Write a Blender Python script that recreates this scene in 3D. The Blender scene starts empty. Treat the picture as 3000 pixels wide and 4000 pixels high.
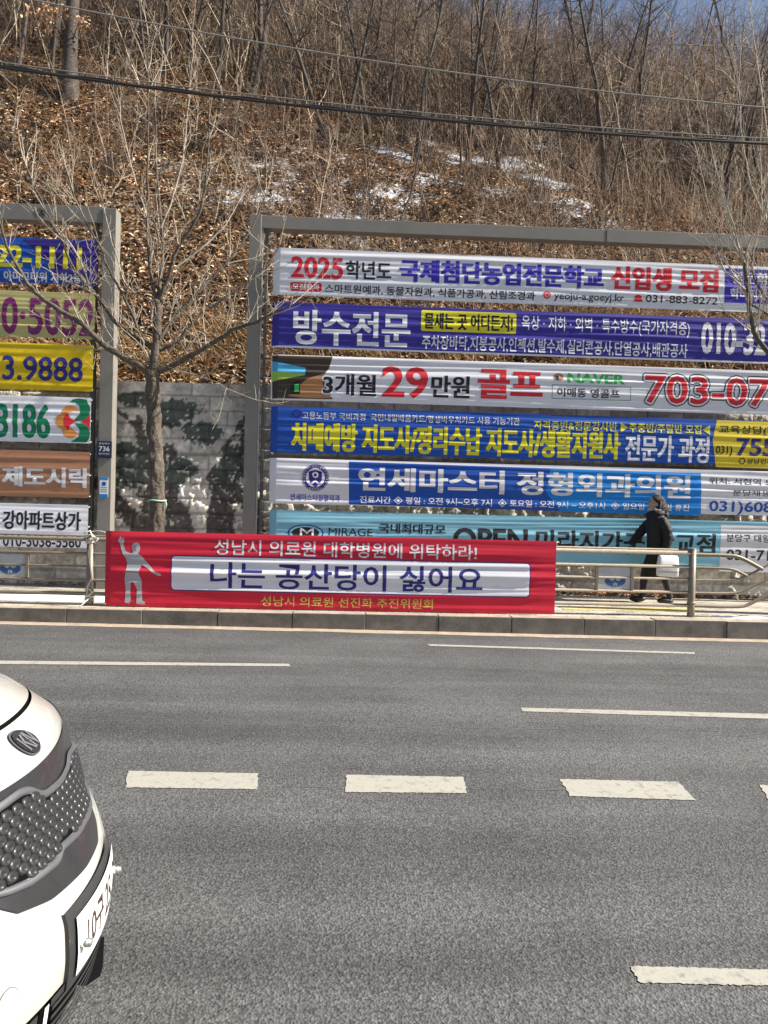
import bpy, bmesh, random
import numpy as np
from math import sin, cos, tan, pi, radians, sqrt, atan2, exp
from mathutils import Vector, Matrix, noise as mnoise

# ------------------------------------------------------------------ camera, world, sun
SC = bpy.context.scene
COL = SC.collection
CAMZ = 1.72
FPX = 2773.0
YAW, PIT, ROL = radians(-2.3), radians(-0.87), radians(1.45)
fwd = np.array([sin(-YAW)*cos(PIT), cos(YAW)*cos(PIT), sin(PIT)])
r0 = np.array([cos(YAW), sin(YAW), 0.0])
u0 = np.cross(r0, fwd)
RV = r0*cos(ROL) + u0*sin(ROL)
UV = u0*cos(ROL) - r0*sin(ROL)
CP = np.array([0.0, 0.0, CAMZ])

cam = bpy.data.cameras.new("camera")
camo = bpy.data.objects.new("camera", cam)
COL.objects.link(camo)
cam.sensor_fit = 'VERTICAL'
cam.sensor_height = 36.0
cam.lens = FPX/4000*36.0
cam.clip_start = 0.05
cam.clip_end = 800
camo.matrix_world = Matrix(((RV[0], UV[0], -fwd[0], 0), (RV[1], UV[1], -fwd[1], 0),
                            (RV[2], UV[2], -fwd[2], CAMZ), (0, 0, 0, 1)))
SC.camera = camo

SUN_EL, SUN_FRONT = radians(40), radians(5.5)
world = bpy.data.worlds.new("World")
SC.world = world
world.use_nodes = True
wn = world.node_tree
sky = wn.nodes.new('ShaderNodeTexSky')
sky.sky_type = 'NISHITA'
sky.sun_disc = False
sky.sun_elevation = SUN_EL
sky.sun_rotation = radians(90) + SUN_FRONT
sky.air_density = 1.0
sky.dust_density = 1.6
wn.links.new(sky.outputs[0], wn.nodes['Background'].inputs[0])
wn.nodes['Background'].inputs[1].default_value = 0.065
sl = bpy.data.lights.new("sun", 'SUN')
sl.energy = 5.0
sl.angle = radians(0.53)
sl.color = (1.0, 0.93, 0.82)
so = bpy.data.objects.new("sun", sl)
COL.objects.link(so)
sdir = Vector((cos(SUN_EL)*cos(SUN_FRONT), -cos(SUN_EL)*sin(SUN_FRONT), sin(SUN_EL)))
so.rotation_euler = sdir.to_track_quat('Z', 'Y').to_euler()
SC.view_settings.view_transform = 'Standard'
SC.view_settings.look = 'None'
SC.view_settings.exposure = 1.05
SC.view_settings.gamma = 1.0
SC.cycles.max_bounces = 6
SC.cycles.diffuse_bounces = 3
SC.cycles.transparent_max_bounces = 4

# ------------------------------------------------------------------ measuring helpers
def ray(px, py):
    return fwd + RV*(px-1500)/FPX - UV*(py-2000)/FPX

def at(px, py, Y):
    d = ray(px, py)
    return CP + d*(Y/d[1])

ROAD_TILT = -0.006          # the road falls slightly to the right
def road_z(x):
    return ROAD_TILT*x - 0.005

def on_road(px, py):
    d = ray(px, py)
    t = (-0.005-CAMZ)/(d[2]-ROAD_TILT*d[0])
    return CP + d*t

# ------------------------------------------------------------------ object helpers
def mesh_np(name, V, Fq=None, Ft=None, mat=None, parent=None, smooth=False, col=None, attr=None):
    me = bpy.data.meshes.new(name)
    V = np.asarray(V, dtype=np.float32)
    nq = 0 if Fq is None else len(Fq)
    nt = 0 if Ft is None else len(Ft)
    me.vertices.add(len(V))
    me.vertices.foreach_set('co', V.ravel())
    idx = []
    if nq: idx.append(np.asarray(Fq, dtype=np.int32).ravel())
    if nt: idx.append(np.asarray(Ft, dtype=np.int32).ravel())
    idx = np.concatenate(idx)
    me.loops.add(len(idx))
    me.loops.foreach_set('vertex_index', idx)
    tot = np.concatenate([np.full(nq, 4, np.int32), np.full(nt, 3, np.int32)])
    st = np.concatenate([[0], np.cumsum(tot)[:-1]]).astype(np.int32)
    me.polygons.add(nq+nt)
    me.polygons.foreach_set('loop_start', st)
    me.polygons.foreach_set('loop_total', tot)
    if smooth:
        me.polygons.foreach_set('use_smooth', np.ones(nq+nt, bool))
    if col is not None:
        a = me.color_attributes.new('tint', 'FLOAT_COLOR', 'POINT')
        c4 = np.ones((len(V), 4), np.float32)
        c4[:, :3] = col
        a.data.foreach_set('color', c4.ravel())
    if attr is not None:
        for k, v in attr.items():
            a = me.attributes.new(k, 'FLOAT', 'POINT')
            a.data.foreach_set('value', np.asarray(v, np.float32).ravel())
    me.update(calc_edges=True)
    if mat: me.materials.append(mat)
    o = bpy.data.objects.new(name, me)
    COL.objects.link(o)
    if parent: o.parent = parent
    return o

class MB:
    """collects shapes into one mesh"""
    def __init__(s): s.v = []; s.f = []
    def add(s, vs, fs):
        b = len(s.v)
        s.v.extend([tuple(map(float, p)) for p in vs])
        s.f.extend([tuple(i+b for i in f) for f in fs])
    def box(s, a, b, bev=0.0):
        x0, y0, z0 = a; x1, y1, z1 = b
        if bev <= 0:
            s.add([(x0,y0,z0),(x1,y0,z0),(x1,y1,z0),(x0,y1,z0),(x0,y0,z1),(x1,y0,z1),(x1,y1,z1),(x0,y1,z1)],
                  [(3,2,1,0),(4,5,6,7),(0,1,5,4),(1,2,6,5),(2,3,7,6),(3,0,4,7)])
        else:
            bm = bmesh.new()
            bmesh.ops.create_cube(bm, size=1)
            for v in bm.verts:
                v.co = Vector(((x0+x1)/2+v.co.x*(x1-x0), (y0+y1)/2+v.co.y*(y1-y0), (z0+z1)/2+v.co.z*(z1-z0)))
            bmesh.ops.bevel(bm, geom=bm.edges[:], offset=bev, segments=2, affect='EDGES', profile=0.5)
            bm.verts.index_update()
            s.add([v.co[:] for v in bm.verts], [[v.index for v in f.verts] for f in bm.faces])
            bm.free()
    def tube(s, path, rad, n=8, cap=True, sq=None):
        P = np.asarray(path, float); m = len(P)
        r = np.full(m, rad, float) if np.isscalar(rad) else np.asarray(rad, float)
        T = np.gradient(P, axis=0); T /= np.maximum(np.linalg.norm(T, axis=1, keepdims=True), 1e-9)
        up = np.array([0, 0, 1.0]) if abs(T[0][2]) < 0.9 else np.array([0, 1.0, 0])
        A = np.cross(T[0], up); A /= np.linalg.norm(A)
        vs = []
        ang = np.arange(n)*2*pi/n + (pi/n if sq else 0)
        for i in range(m):
            A = A - T[i]*np.dot(A, T[i]); A /= max(np.linalg.norm(A), 1e-9)
            B = np.cross(T[i], A)
            for a in ang: vs.append(P[i] + r[i]*(A*cos(a)+B*sin(a)))
        fs = []
        for i in range(m-1):
            for j in range(n):
                k = (j+1) % n
                fs.append((i*n+j, i*n+k, (i+1)*n+k, (i+1)*n+j))
        if cap:
            fs.append(tuple(range(n-1, -1, -1))); fs.append(tuple(range((m-1)*n, m*n)))
        s.add(vs, fs)
    def ball(s, c, r, nu=12, nv=8, fn=None):
        c = np.array(c, float); r = np.array([r, r, r] if np.isscalar(r) else r, float)
        vs = [c+r*np.array([0, 0, -1.0])]
        for i in range(1, nv):
            a = -pi/2+pi*i/nv
            for j in range(nu):
                b = 2*pi*j/nu
                vs.append(c+r*np.array([cos(a)*cos(b), cos(a)*sin(b), sin(a)]))
        vs.append(c+r*np.array([0, 0, 1.0]))
        if fn: vs = [fn(np.array(v)) for v in vs]
        fs = []
        for j in range(nu):
            fs.append((0, 1+(j+1) % nu, 1+j))
            fs.append((len(vs)-1, len(vs)-1-nu+j, len(vs)-1-nu+(j+1) % nu))
        for i in range(nv-2):
            for j in range(nu):
                a = 1+i*nu+j; b = 1+i*nu+(j+1) % nu
                fs.append((a, b, b+nu, a+nu))
        s.add(vs, fs)
    def build(s, name, mat, parent=None, smooth=False):
        me = bpy.data.meshes.new(name)
        me.from_pydata(s.v, [], s.f)
        if smooth:
            me.polygons.foreach_set('use_smooth', [True]*len(me.polygons))
        me.materials.append(mat)
        me.update()
        o = bpy.data.objects.new(name, me)
        COL.objects.link(o)
        if parent: o.parent = parent
        return o

def tag(o, label=None, cat=None, group=None, kind=None):
    if label: o['label'] = label
    if cat: o['category'] = cat
    if group: o['group'] = group
    if kind: o['kind'] = kind
    return o

def empty(name, label, cat, group=None, loc=(0, 0, 0)):
    o = bpy.data.objects.new(name, None)
    o.empty_display_size = 0.2
    o.location = loc
    COL.objects.link(o)
    return tag(o, label, cat, group)

# ------------------------------------------------------------------ materials
def mat(name, c, rough=0.7, var=0.0, vscale=8.0, bump=0.0, bscale=40.0, metal=0.0, coat=0.0, spec=0.5, attr=None, trans=0.0):
    m = bpy.data.materials.new(name)
    m.use_nodes = True
    nt = m.node_tree
    b = nt.nodes['Principled BSDF']
    b.inputs['Roughness'].default_value = rough
    b.inputs['Metallic'].default_value = metal
    b.inputs['Specular IOR Level'].default_value = spec
    b.inputs['Coat Weight'].default_value = coat
    b.inputs['Coat Roughness'].default_value = 0.05
    b.inputs['Base Color'].default_value = (*c, 1)
    co = None
    if var or bump or attr:
        co = nt.nodes.new('ShaderNodeTexCoord').outputs['Object']
    src = None
    if attr:
        a = nt.nodes.new('ShaderNodeAttribute'); a.attribute_name = attr
        src = a.outputs['Color']
    if var:
        n = nt.nodes.new('ShaderNodeTexNoise')
        n.inputs['Scale'].default_value = vscale
        n.inputs['Detail'].default_value = 6
        n.inputs['Roughness'].default_value = 0.65
        nt.links.new(co, n.inputs['Vector'])
        mr = nt.nodes.new('ShaderNodeMapRange')
        mr.inputs[1].default_value = 0.3; mr.inputs[2].default_value = 0.7
        mr.inputs[3].default_value = 1-var; mr.inputs[4].default_value = 1+var
        nt.links.new(n.outputs[0], mr.inputs[0])
        mx = nt.nodes.new('ShaderNodeVectorMath'); mx.operation = 'SCALE'
        if src: nt.links.new(src, mx.inputs[0])
        else: mx.inputs[0].default_value = c
        nt.links.new(mr.outputs[0], mx.inputs['Scale'])
        src = mx.outputs[0]
    if src: nt.links.new(src, b.inputs['Base Color'])
    if bump:
        n = nt.nodes.new('ShaderNodeTexNoise')
        n.inputs['Scale'].default_value = bscale
        n.inputs['Detail'].default_value = 5
        nt.links.new(co, n.inputs['Vector'])
        bp = nt.nodes.new('ShaderNodeBump')
        bp.inputs['Strength'].default_value = bump
        bp.inputs['Distance'].default_value = 0.02
        nt.links.new(n.outputs[0], bp.inputs['Height'])
        nt.links.new(bp.outputs[0], b.inputs['Normal'])
    return m

def asphalt():
    m = bpy.data.materials.new("asphalt"); m.use_nodes = True
    nt = m.node_tree; N = nt.nodes; L = nt.links
    b = N['Principled BSDF']; b.inputs['Roughness'].default_value = 0.85
    b.inputs['Specular IOR Level'].default_value = 0.35
    co = N.new('ShaderNodeTexCoord').outputs['Object']
    def ns(scale, detail=3, vec=None, rough=0.6):
        n = N.new('ShaderNodeTexNoise'); n.inputs['Scale'].default_value = scale
        n.inputs['Detail'].default_value = detail; n.inputs['Roughness'].default_value = rough
        L.new(vec or co, n.inputs['Vector']); return n.outputs[0]
    def mr(x, a, bb, c, d):
        n = N.new('ShaderNodeMapRange')
        for i, v in enumerate((a, bb, c, d)): n.inputs[i+1].default_value = v
        L.new(x, n.inputs[0]); return n.outputs[0]
    mp = N.new('ShaderNodeMapping'); mp.inputs['Scale'].default_value = (0.12, 1.6, 1); L.new(co, mp.inputs[0])
    band = mr(ns(1.0, 3, mp.outputs[0]), 0.32, 0.68, 0.72, 1.24)
    patch = mr(ns(0.9, 5), 0.3, 0.7, 0.8, 1.16)
    vo = N.new('ShaderNodeTexVoronoi'); vo.inputs['Scale'].default_value = 95; L.new(co, vo.inputs['Vector'])
    sep = N.new('ShaderNodeSeparateColor'); L.new(vo.outputs['Color'], sep.inputs[0])
    grain = mr(sep.outputs[0], 0, 1, 0.62, 1.4)
    fine = mr(ns(60, 5), 0.3, 0.7, 0.6, 1.4)
    def mul(a, c):
        n = N.new('ShaderNodeMath'); n.operation = 'MULTIPLY'; L.new(a, n.inputs[0]); L.new(c, n.inputs[1]); return n.outputs[0]
    f = mul(mul(band, patch), mul(grain, fine))
    v = N.new('ShaderNodeVectorMath'); v.operation = 'SCALE'; v.inputs[0].default_value = (0.089, 0.0895, 0.0905)
    L.new(f, v.inputs['Scale']); L.new(v.outputs[0], b.inputs['Base Color'])
    bp = N.new('ShaderNodeBump'); bp.inputs['Strength'].default_value = 0.75; bp.inputs['Distance'].default_value = 0.006
    hh = N.new('ShaderNodeMath'); hh.operation = 'ADD'
    L.new(vo.outputs['Distance'], hh.inputs[0]); L.new(ns(140, 3), hh.inputs[1])
    L.new(hh.outputs[0], bp.inputs['Height']); L.new(bp.outputs[0], b.inputs['Normal'])
    return m

def road_paint():
    m = mat("road_paint", (0.56, 0.54, 0.46), 0.8)
    nt = m.node_tree; N = nt.nodes; L = nt.links; b = N['Principled BSDF']
    co = N.new('ShaderNodeTexCoord').outputs['Object']
    n1 = N.new('ShaderNodeTexNoise'); n1.inputs['Scale'].default_value = 14; n1.inputs['Detail'].default_value = 8; n1.inputs['Roughness'].default_value = 0.7
    L.new(co, n1.inputs['Vector'])
    v = N.new('ShaderNodeTexVoronoi'); v.feature = 'DISTANCE_TO_EDGE'; v.inputs['Scale'].default_value = 5.0
    n2 = N.new('ShaderNodeTexNoise'); n2.inputs['Scale'].default_value = 9; L.new(co, n2.inputs['Vector'])
    vm = N.new('ShaderNodeVectorMath'); vm.operation = 'ADD'; L.new(co, vm.inputs[0]); L.new(n2.outputs['Color'], vm.inputs[1])
    L.new(vm.outputs[0], v.inputs['Vector'])
    r = N.new('ShaderNodeValToRGB'); r.color_ramp.elements[0].position = 0.32; r.color_ramp.elements[0].color = (0.17, 0.165, 0.15, 1)
    r.color_ramp.elements[1].position = 0.47; r.color_ramp.elements[1].color = (0.345, 0.332, 0.29, 1)
    L.new(n1.outputs[0], r.inputs[0])
    cr = N.new('ShaderNodeMapRange'); cr.inputs[1].default_value = 0.0; cr.inputs[2].default_value = 0.012; cr.inputs[3].default_value = 0.45; cr.inputs[4].default_value = 1
    L.new(v.outputs['Distance'], cr.inputs[0])
    sc = N.new('ShaderNodeVectorMath'); sc.operation = 'SCALE'; L.new(r.outputs[0], sc.inputs[0]); L.new(cr.outputs[0], sc.inputs['Scale'])
    L.new(sc.outputs[0], b.inputs['Base Color'])
    return m

def paving():
    m = bpy.data.materials.new("paving_blocks"); m.use_nodes = True
    nt = m.node_tree; N = nt.nodes; L = nt.links; b = N['Principled BSDF']; b.inputs['Roughness'].default_value = 0.85
    co = N.new('ShaderNodeTexCoord').outputs['Object']
    br = N.new('ShaderNodeTexBrick'); br.inputs['Scale'].default_value = 1.0
    br.inputs['Brick Width'].default_value = 0.22; br.inputs['Row Height'].default_value = 0.11; br.inputs['Mortar Size'].default_value = 0.007
    br.inputs['Color1'].default_value = (0.52, 0.47, 0.39, 1); br.inputs['Color2'].default_value = (0.42, 0.385, 0.32, 1); br.inputs['Mortar'].default_value = (0.16, 0.14, 0.12, 1)
    L.new(co, br.inputs['Vector'])
    n = N.new('ShaderNodeTexNoise'); n.inputs['Scale'].default_value = 3; n.inputs['Detail'].default_value = 8; L.new(co, n.inputs['Vector'])
    mr = N.new('ShaderNodeMapRange'); mr.inputs[1].default_value = .3; mr.inputs[2].default_value = .7; mr.inputs[3].default_value = .6; mr.inputs[4].default_value = 1.25; L.new(n.outputs[0], mr.inputs[0])
    s = N.new('ShaderNodeVectorMath'); s.operation = 'SCALE'; L.new(br.outputs[0], s.inputs[0]); L.new(mr.outputs[0], s.inputs['Scale'])
    L.new(s.outputs[0], b.inputs['Base Color'])
    return m

def hill_mat():
    m = bpy.data.materials.new("leaf_litter_soil"); m.use_nodes = True
    nt = m.node_tree; N = nt.nodes; L = nt.links; b = N['Principled BSDF']; b.inputs['Roughness'].default_value = 0.9
    b.inputs['Specular IOR Level'].default_value = 0.2
    co = N.new('ShaderNodeTexCoord').outputs['Object']
    vo = N.new('ShaderNodeTexVoronoi'); vo.inputs['Scale'].default_value = 9; L.new(co, vo.inputs['Vector'])
    sp = N.new('ShaderNodeSeparateColor'); L.new(vo.outputs['Color'], sp.inputs[0])
    r = N.new('ShaderNodeValToRGB'); e = r.color_ramp.elements
    e[0].position = 0; e[0].color = (0.035, 0.027, 0.022, 1); e[1].position = 1; e[1].color = (0.26, 0.19, 0.13, 1)
    x = e.new(0.5); x.color = (0.09, 0.066, 0.048, 1)
    L.new(sp.outputs[0], r.inputs[0])
    at_ = N.new('ShaderNodeAttribute'); at_.attribute_name = 'snow'
    n = N.new('ShaderNodeTexNoise'); n.inputs['Scale'].default_value = 4.2; n.inputs['Detail'].default_value = 9; n.inputs['Roughness'].default_value = .85
    mp_ = N.new('ShaderNodeMapping'); mp_.inputs['Scale'].default_value = (.45, 1.2, 1.2); L.new(co, mp_.inputs[0]); L.new(mp_.outputs[0], n.inputs['Vector'])
    ad = N.new('ShaderNodeMath'); ad.operation = 'ADD'; L.new(at_.outputs['Fac'], ad.inputs[0]); L.new(n.outputs[0], ad.inputs[1])
    th = N.new('ShaderNodeMapRange'); th.inputs[1].default_value = .98; th.inputs[2].default_value = 1.06; L.new(ad.outputs[0], th.inputs[0])
    mx = N.new('ShaderNodeMix'); mx.data_type = 'RGBA'; L.new(th.outputs[0], mx.inputs[0]); L.new(r.outputs[0], mx.inputs[6]); mx.inputs[7].default_value = (0.52, 0.54, 0.58, 1)
    L.new(mx.outputs[2], b.inputs['Base Color'])
    bp = N.new('ShaderNodeBump'); bp.inputs['Strength'].default_value = .8; bp.inputs['Distance'].default_value = .06; L.new(vo.outputs['Distance'], bp.inputs['Height']); L.new(bp.outputs[0], b.inputs['Normal'])
    return m

M = {}
M['asphalt'] = asphalt()
M['paint'] = road_paint()
M['paving'] = paving()
M['hill'] = hill_mat()
M['gutter'] = mat("dusty_gutter_lit_kerb_top", (0.36, 0.29, 0.22), 0.9, .3, 6, .3, 60)
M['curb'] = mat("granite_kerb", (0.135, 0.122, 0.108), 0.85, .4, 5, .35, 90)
M['curbdark'] = mat("kerb_stain", (0.1, 0.095, 0.09), 0.85, .3, 6)
M['tactile'] = mat("yellow_paving", (0.55, 0.47, 0.17), 0.8, .25, 5, .2, 50)
M['snow'] = mat("snow", (0.82, 0.83, 0.86), 0.6, .06, 6, .4, 14)
M['leaf'] = mat("dry_leaf", (0.3, 0.2, 0.1), 0.75, attr='tint', spec=.25)
M['wallm'] = mat("split_face_stone", (.3, .29, .27), .9, .35, 9, .7, 30, attr='tint')
M['bark'] = mat("street_tree_bark", (0.105, 0.085, 0.065), 0.9, .5, 16, 1.0, 30)
M['twig'] = mat("street_tree_twig", (0.40, 0.345, 0.27), 0.75, .3, 9)
M['hbark'] = mat("wood_bark", (0.075, 0.06, 0.05), 0.9, .4, 7, .8, 14)
M['hbark2'] = mat("pale_wood_bark", (0.23, 0.19, 0.145), 0.9, .4, 7, .8, 14)
M['brush'] = mat("brush_stems", (.2, .15, .1), .85, attr='tint', spec=.2)
M['frame'] = mat("frame_paint", (0.225, 0.21, 0.185), 0.6, .08, 3, .05, 60)
M['framedark'] = mat("frame_rail", (0.10, 0.095, 0.085), 0.6, .2, 6)
M['fence'] = mat("fence_paint", (0.235, 0.195, 0.145), 0.45, .18, 14, .1, 60)
M['panel'] = mat("fence_panel", (0.50, 0.50, 0.49), 0.5, .12, 9)
M['wire'] = mat("black_cable", (0.025, 0.024, 0.023), 0.6)
M['wire2'] = mat("grey_cable", (0.26, 0.25, 0.23), 0.5)
M['rope'] = mat("white_rope", (0.72, 0.68, 0.58), 0.8, .2, 30)
def cloth(n, c): return mat(n, c, 0.62, .05, 2.0, .06, 220, spec=.3)
M['c_white'] = cloth("white_vinyl", (0.74, 0.74, 0.79))
M['c_grey'] = cloth("pale_print", (0.66, 0.66, 0.70))
M['c_blue'] = cloth("deep_blue_print", (0.045, 0.035, 0.30))
M['c_blue2'] = cloth("royal_blue_print", (0.016, 0.085, 0.42))
M['c_blue3'] = cloth("bright_blue_print", (0.012, 0.23, 0.68))
M['c_violet'] = cloth("violet_blue_print", (0.035, 0.02, 0.20))
M['c_sky'] = cloth("light_blue_print", (0.22, 0.49, 0.62))
M['c_red'] = cloth("red_cloth", (0.60, 0.020, 0.048))
M['c_redp'] = cloth("red_print", (0.68, 0.03, 0.045))
M['c_black'] = cloth("black_print", (0.02, 0.02, 0.025))
M['c_navy'] = cloth("navy_print", (0.03, 0.03, 0.20))
M['c_text_blue'] = cloth("blue_print", (0.05, 0.035, 0.42))
M['c_yellow'] = cloth("yellow_print", (0.74, 0.68, 0.035))
M['c_gold'] = cloth("gold_print", (0.56, 0.42, 0.10))
M['c_ypanel'] = cloth("yellow_panel_print", (0.72, 0.56, 0.04))
M['c_olive'] = cloth("cream_yellow_cloth", (0.52, 0.46, 0.19))
M['c_yellow2'] = cloth("strong_yellow_cloth", (0.72, 0.50, 0.012))
M['c_purple'] = cloth("purple_print", (0.20, 0.025, 0.14))
M['c_green'] = cloth("green_print", (0.01, 0.19, 0.09))
M['c_green2'] = cloth("fresh_green_print", (0.07, 0.48, 0.13))
M['c_orange'] = cloth("orange_print", (0.68, 0.28, 0.07))
M['c_brown'] = cloth("brown_cloth", (0.36, 0.175, 0.10))
M['c_darkbrown'] = cloth("dark_brown_print", (0.06, 0.045, 0.035))
M['c_figure'] = cloth("grey_print", (0.42, 0.42, 0.44))
M['c_figdark'] = cloth("dark_grey_print", (0.2, 0.2, 0.22))
M['c_emb'] = cloth("faded_blue_print", (0.05, 0.12, 0.27))
M['c_cyan'] = cloth("cyan_print", (0.08, 0.42, 0.72))
M['c_lime'] = cloth("lime_print", (0.33, 0.55, 0.08))
M['c_wood'] = cloth("tan_print", (0.45, 0.22, 0.10))
M['plaque'] = mat("navy_enamel", (0.012, 0.016, 0.055), 0.35, .05, 8)
M['whitepaint'] = mat("white_lettering", (0.75, 0.75, 0.75), 0.6)
M['carwhite'] = mat("white_car_paint", (0.47, 0.475, 0.445), 0.28, .015, 2, coat=.8)
M['carblack'] = mat("gloss_black_trim", (0.025, 0.025, 0.028), 0.25, .1, 6, coat=.3)
M['carplastic'] = mat("dark_plastic_trim", (0.034, 0.034, 0.035), 0.5, .12, 25)
M['cargap'] = mat("panel_gap", (0.004, 0.004, 0.004), 0.9, spec=.05)
M['chrome'] = mat("satin_chrome", (0.34, 0.35, 0.37), 0.34, .08, 12, metal=.85)
M['scale'] = mat("grille_scale", (0.022, 0.022, 0.024), 0.4, .3, 40, coat=.1)
M['glass'] = mat("dark_window_glass", (0.02, 0.022, 0.025), 0.06, coat=.5)
M['rubber'] = mat("tyre_rubber", (0.022, 0.022, 0.022), 0.85, .2, 30)
M['plate'] = mat("plate_white", (0.78, 0.80, 0.76), 0.4)
M['platetxt'] = mat("plate_lettering", (0.06, 0.035, 0.03), 0.5)
M['screw'] = mat("screw_metal", (0.7, 0.7, 0.7), 0.3, metal=.9)
M['coat'] = mat("black_padded_cloth", (0.006, 0.0055, 0.006), 0.7, .3, 20, .4, 14)
M['trouser'] = mat("dark_trousers", (0.028, 0.024, 0.025), 0.8, .3, 12, .3, 20)
M['skin'] = mat("skin", (0.42, 0.25, 0.18), 0.55, .06, 30)
M['hair'] = mat("brown_hair", (0.020, 0.010, 0.009), 0.6, .4, 60, .8, 90)
M['scarf'] = mat("patterned_scarf", (0.40, 0.38, 0.36), 0.8, .8, 30, .4, 30)
M['glove'] = mat("black_glove", (0.015, 0.014, 0.014), 0.6)
M['bag'] = mat("white_bag", (0.78, 0.78, 0.77), 0.55, .04, 10, .15, 12)
M['bagline'] = mat("bag_band", (0.12, 0.12, 0.12), 0.6)
M['shoe'] = mat("black_shoe", (0.012, 0.012, 0.012), 0.4)
M['tarp'] = mat("white_tarp", (0.75, 0.75, 0.74), 0.6, .1, 4)
M['galv'] = mat("galvanised_steel", (0.38, 0.36, 0.34), 0.5, .2, 10, metal=.3)
M['tie'] = mat("mint_tape", (0.38, 0.66, 0.48), 0.6)

def vnoise(x, y, seed=0):
    """cheap smooth value noise on arrays"""
    x = np.asarray(x, float); y = np.asarray(y, float)
    xi = np.floor(x).astype(np.int64); yi = np.floor(y).astype(np.int64)
    fx = x-xi; fy = y-yi
    fx = fx*fx*(3-2*fx); fy = fy*fy*(3-2*fy)
    def h(a, b):
        n = (a*374761393 + b*668265263 + seed*974711) & 0x7fffffff
        n = ((n ^ (n >> 13))*1274126177) & 0x7fffffff
        n = n ^ (n >> 16)
        return (n & 0xffff)/65535.0
    return (h(xi, yi)*(1-fx)+h(xi+1, yi)*fx)*(1-fy)+(h(xi, yi+1)*(1-fx)+h(xi+1, yi+1)*fx)*fy

# ------------------------------------------------------------------ ground: road, markings, gutter, kerb, sidewalk
YC0 = 9.45      # kerb face
SWZ = 0.2
def strip(name, x0, x1, y0, y1, z, m, nx=2):
    xs = np.linspace(x0, x1, nx); V = []; Fq = []
    for x in xs:
        zz = z(x) if callable(z) else z
        V += [(x, y0, zz), (x, y1, zz)]
    for i in range(nx-1): Fq.append((2*i, 2*i+2, 2*i+3, 2*i+1))
    return mesh_np(name, V, Fq, mat=m)
# one sheet for the road, running far to both sides and behind the camera
tag(strip('road', -160, 160, -120, YC0+0.3, road_z, M['asphalt']), kind='structure')
gut = []
rng = np.random.default_rng(3)
def ragged_strip(name, x0, x1, y0f, y1f, dz, m, step=.12):
    xs = np.arange(x0, x1, step); V = []; Fq = []
    for x in xs:
        V += [(x, y0f(x), road_z(x)+dz), (x, y1f(x), road_z(x)+dz)]
    for i in range(len(xs)-1): Fq.append((2*i, 2*i+2, 2*i+3, 2*i+1))
    return mesh_np(name, V, Fq, mat=m)
tag(ragged_strip('gutter', -60, 60, lambda x: YC0-.22-.03*mnoise.noise(Vector((x*1.3, 0, 0)))-.02*mnoise.noise(Vector((x*6, 3, 0))), lambda x: YC0-.001, .004, M['gutter']), kind='structure')

def marking(pts, name='road_marking', wear=.006):
    """painted quad on the road: corners given as picture points on the asphalt, edges worn ragged"""
    c = [on_road(*p)[:2] for p in pts]           # tl, tr, br, bl
    out = []
    r = random.Random(int(pts[0][0])+7)
    def edge(a, b, n):
        for i in range(n):
            f = i/n
            out.append((a[0]+(b[0]-a[0])*f+r.uniform(-wear, wear), a[1]+(b[1]-a[1])*f+r.uniform(-wear, wear)*.7))
    edge(c[0], c[1], 60); edge(c[1], c[2], 9); edge(c[2], c[3], 60); edge(c[3], c[0], 9)
    bm = bmesh.new()
    vs = [bm.verts.new((x, y, road_z(x)+.004)) for x, y in out]
    f = bm.faces.new(vs)
    f.normal_update()
    if f.normal.z < 0: f.normal_flip()
    me = bpy.data.meshes.new(name); bm.to_mesh(me); bm.free()
    me.materials.append(M['paint'])
    o = bpy.data.objects.new(name, me); COL.objects.link(o)
    return tag(o, kind='structure')
marking([(500, 3013), (1008, 3023), (1002, 3085), (490, 3078)])
marking([(1352, 3028), (1812, 3037), (1824, 3100), (1350, 3096)])
marking([(2186, 3045), (2650, 3056), (2716, 3128), (2228, 3112)])
marking([(2966, 3068), (3440, 3084), (3530, 3154), (3010, 3136)])
marking([(2462, 3776), (3160, 3796), (3230, 3860), (2500, 3842)])
marking([(-900, 2572), (1128, 2594), (1135, 2604), (-900, 2588)], wear=.003)
marking([(1668, 2517), (2712, 2549), (2716, 2556), (1680, 2524)], wear=.003)
marking([(2032, 2766), (3400, 2800), (3420, 2822), (2040, 2780)], wear=.004)

# open seam between two asphalt lanes, along the row of dashes
def seam(name, pa, pb, w, thr, sd):
    a, c = on_road(*pa), on_road(*pb); n = 900; V = []; Fq = []
    ts = np.linspace(0, 1, n); P = a[None]+(c-a)[None]*ts[:, None]
    wob = .018*(vnoise(ts*60, ts*0, sd)-.5)+.010*(vnoise(ts*260, ts*0, sd+1)-.5)
    ww = w*np.clip(vnoise(ts*90, ts*0, sd+2)*1.6-thr, 0, 1)
    for i in range(n):
        V += [(P[i, 0], P[i, 1]+wob[i]-ww[i], road_z(P[i, 0])+.002), (P[i, 0], P[i, 1]+wob[i]+ww[i], road_z(P[i, 0])+.002)]
    Fq = [(2*i, 2*i+2, 2*i+3, 2*i+1) for i in range(n-1) if ww[i] > 0 or ww[i+1] > 0]
    return tag(mesh_np(name, V, Fq, mat=M['curbdark']), kind='structure')
seam('road_seam', (-700, 3048), (3700, 3105), .009, .35, 4)
seam('road_seam', (-700, 2812), (3700, 2868), .008, .7, 14)
seam('road_seam', (900, 3225), (3700, 3262), .007, .85, 24)
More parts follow.
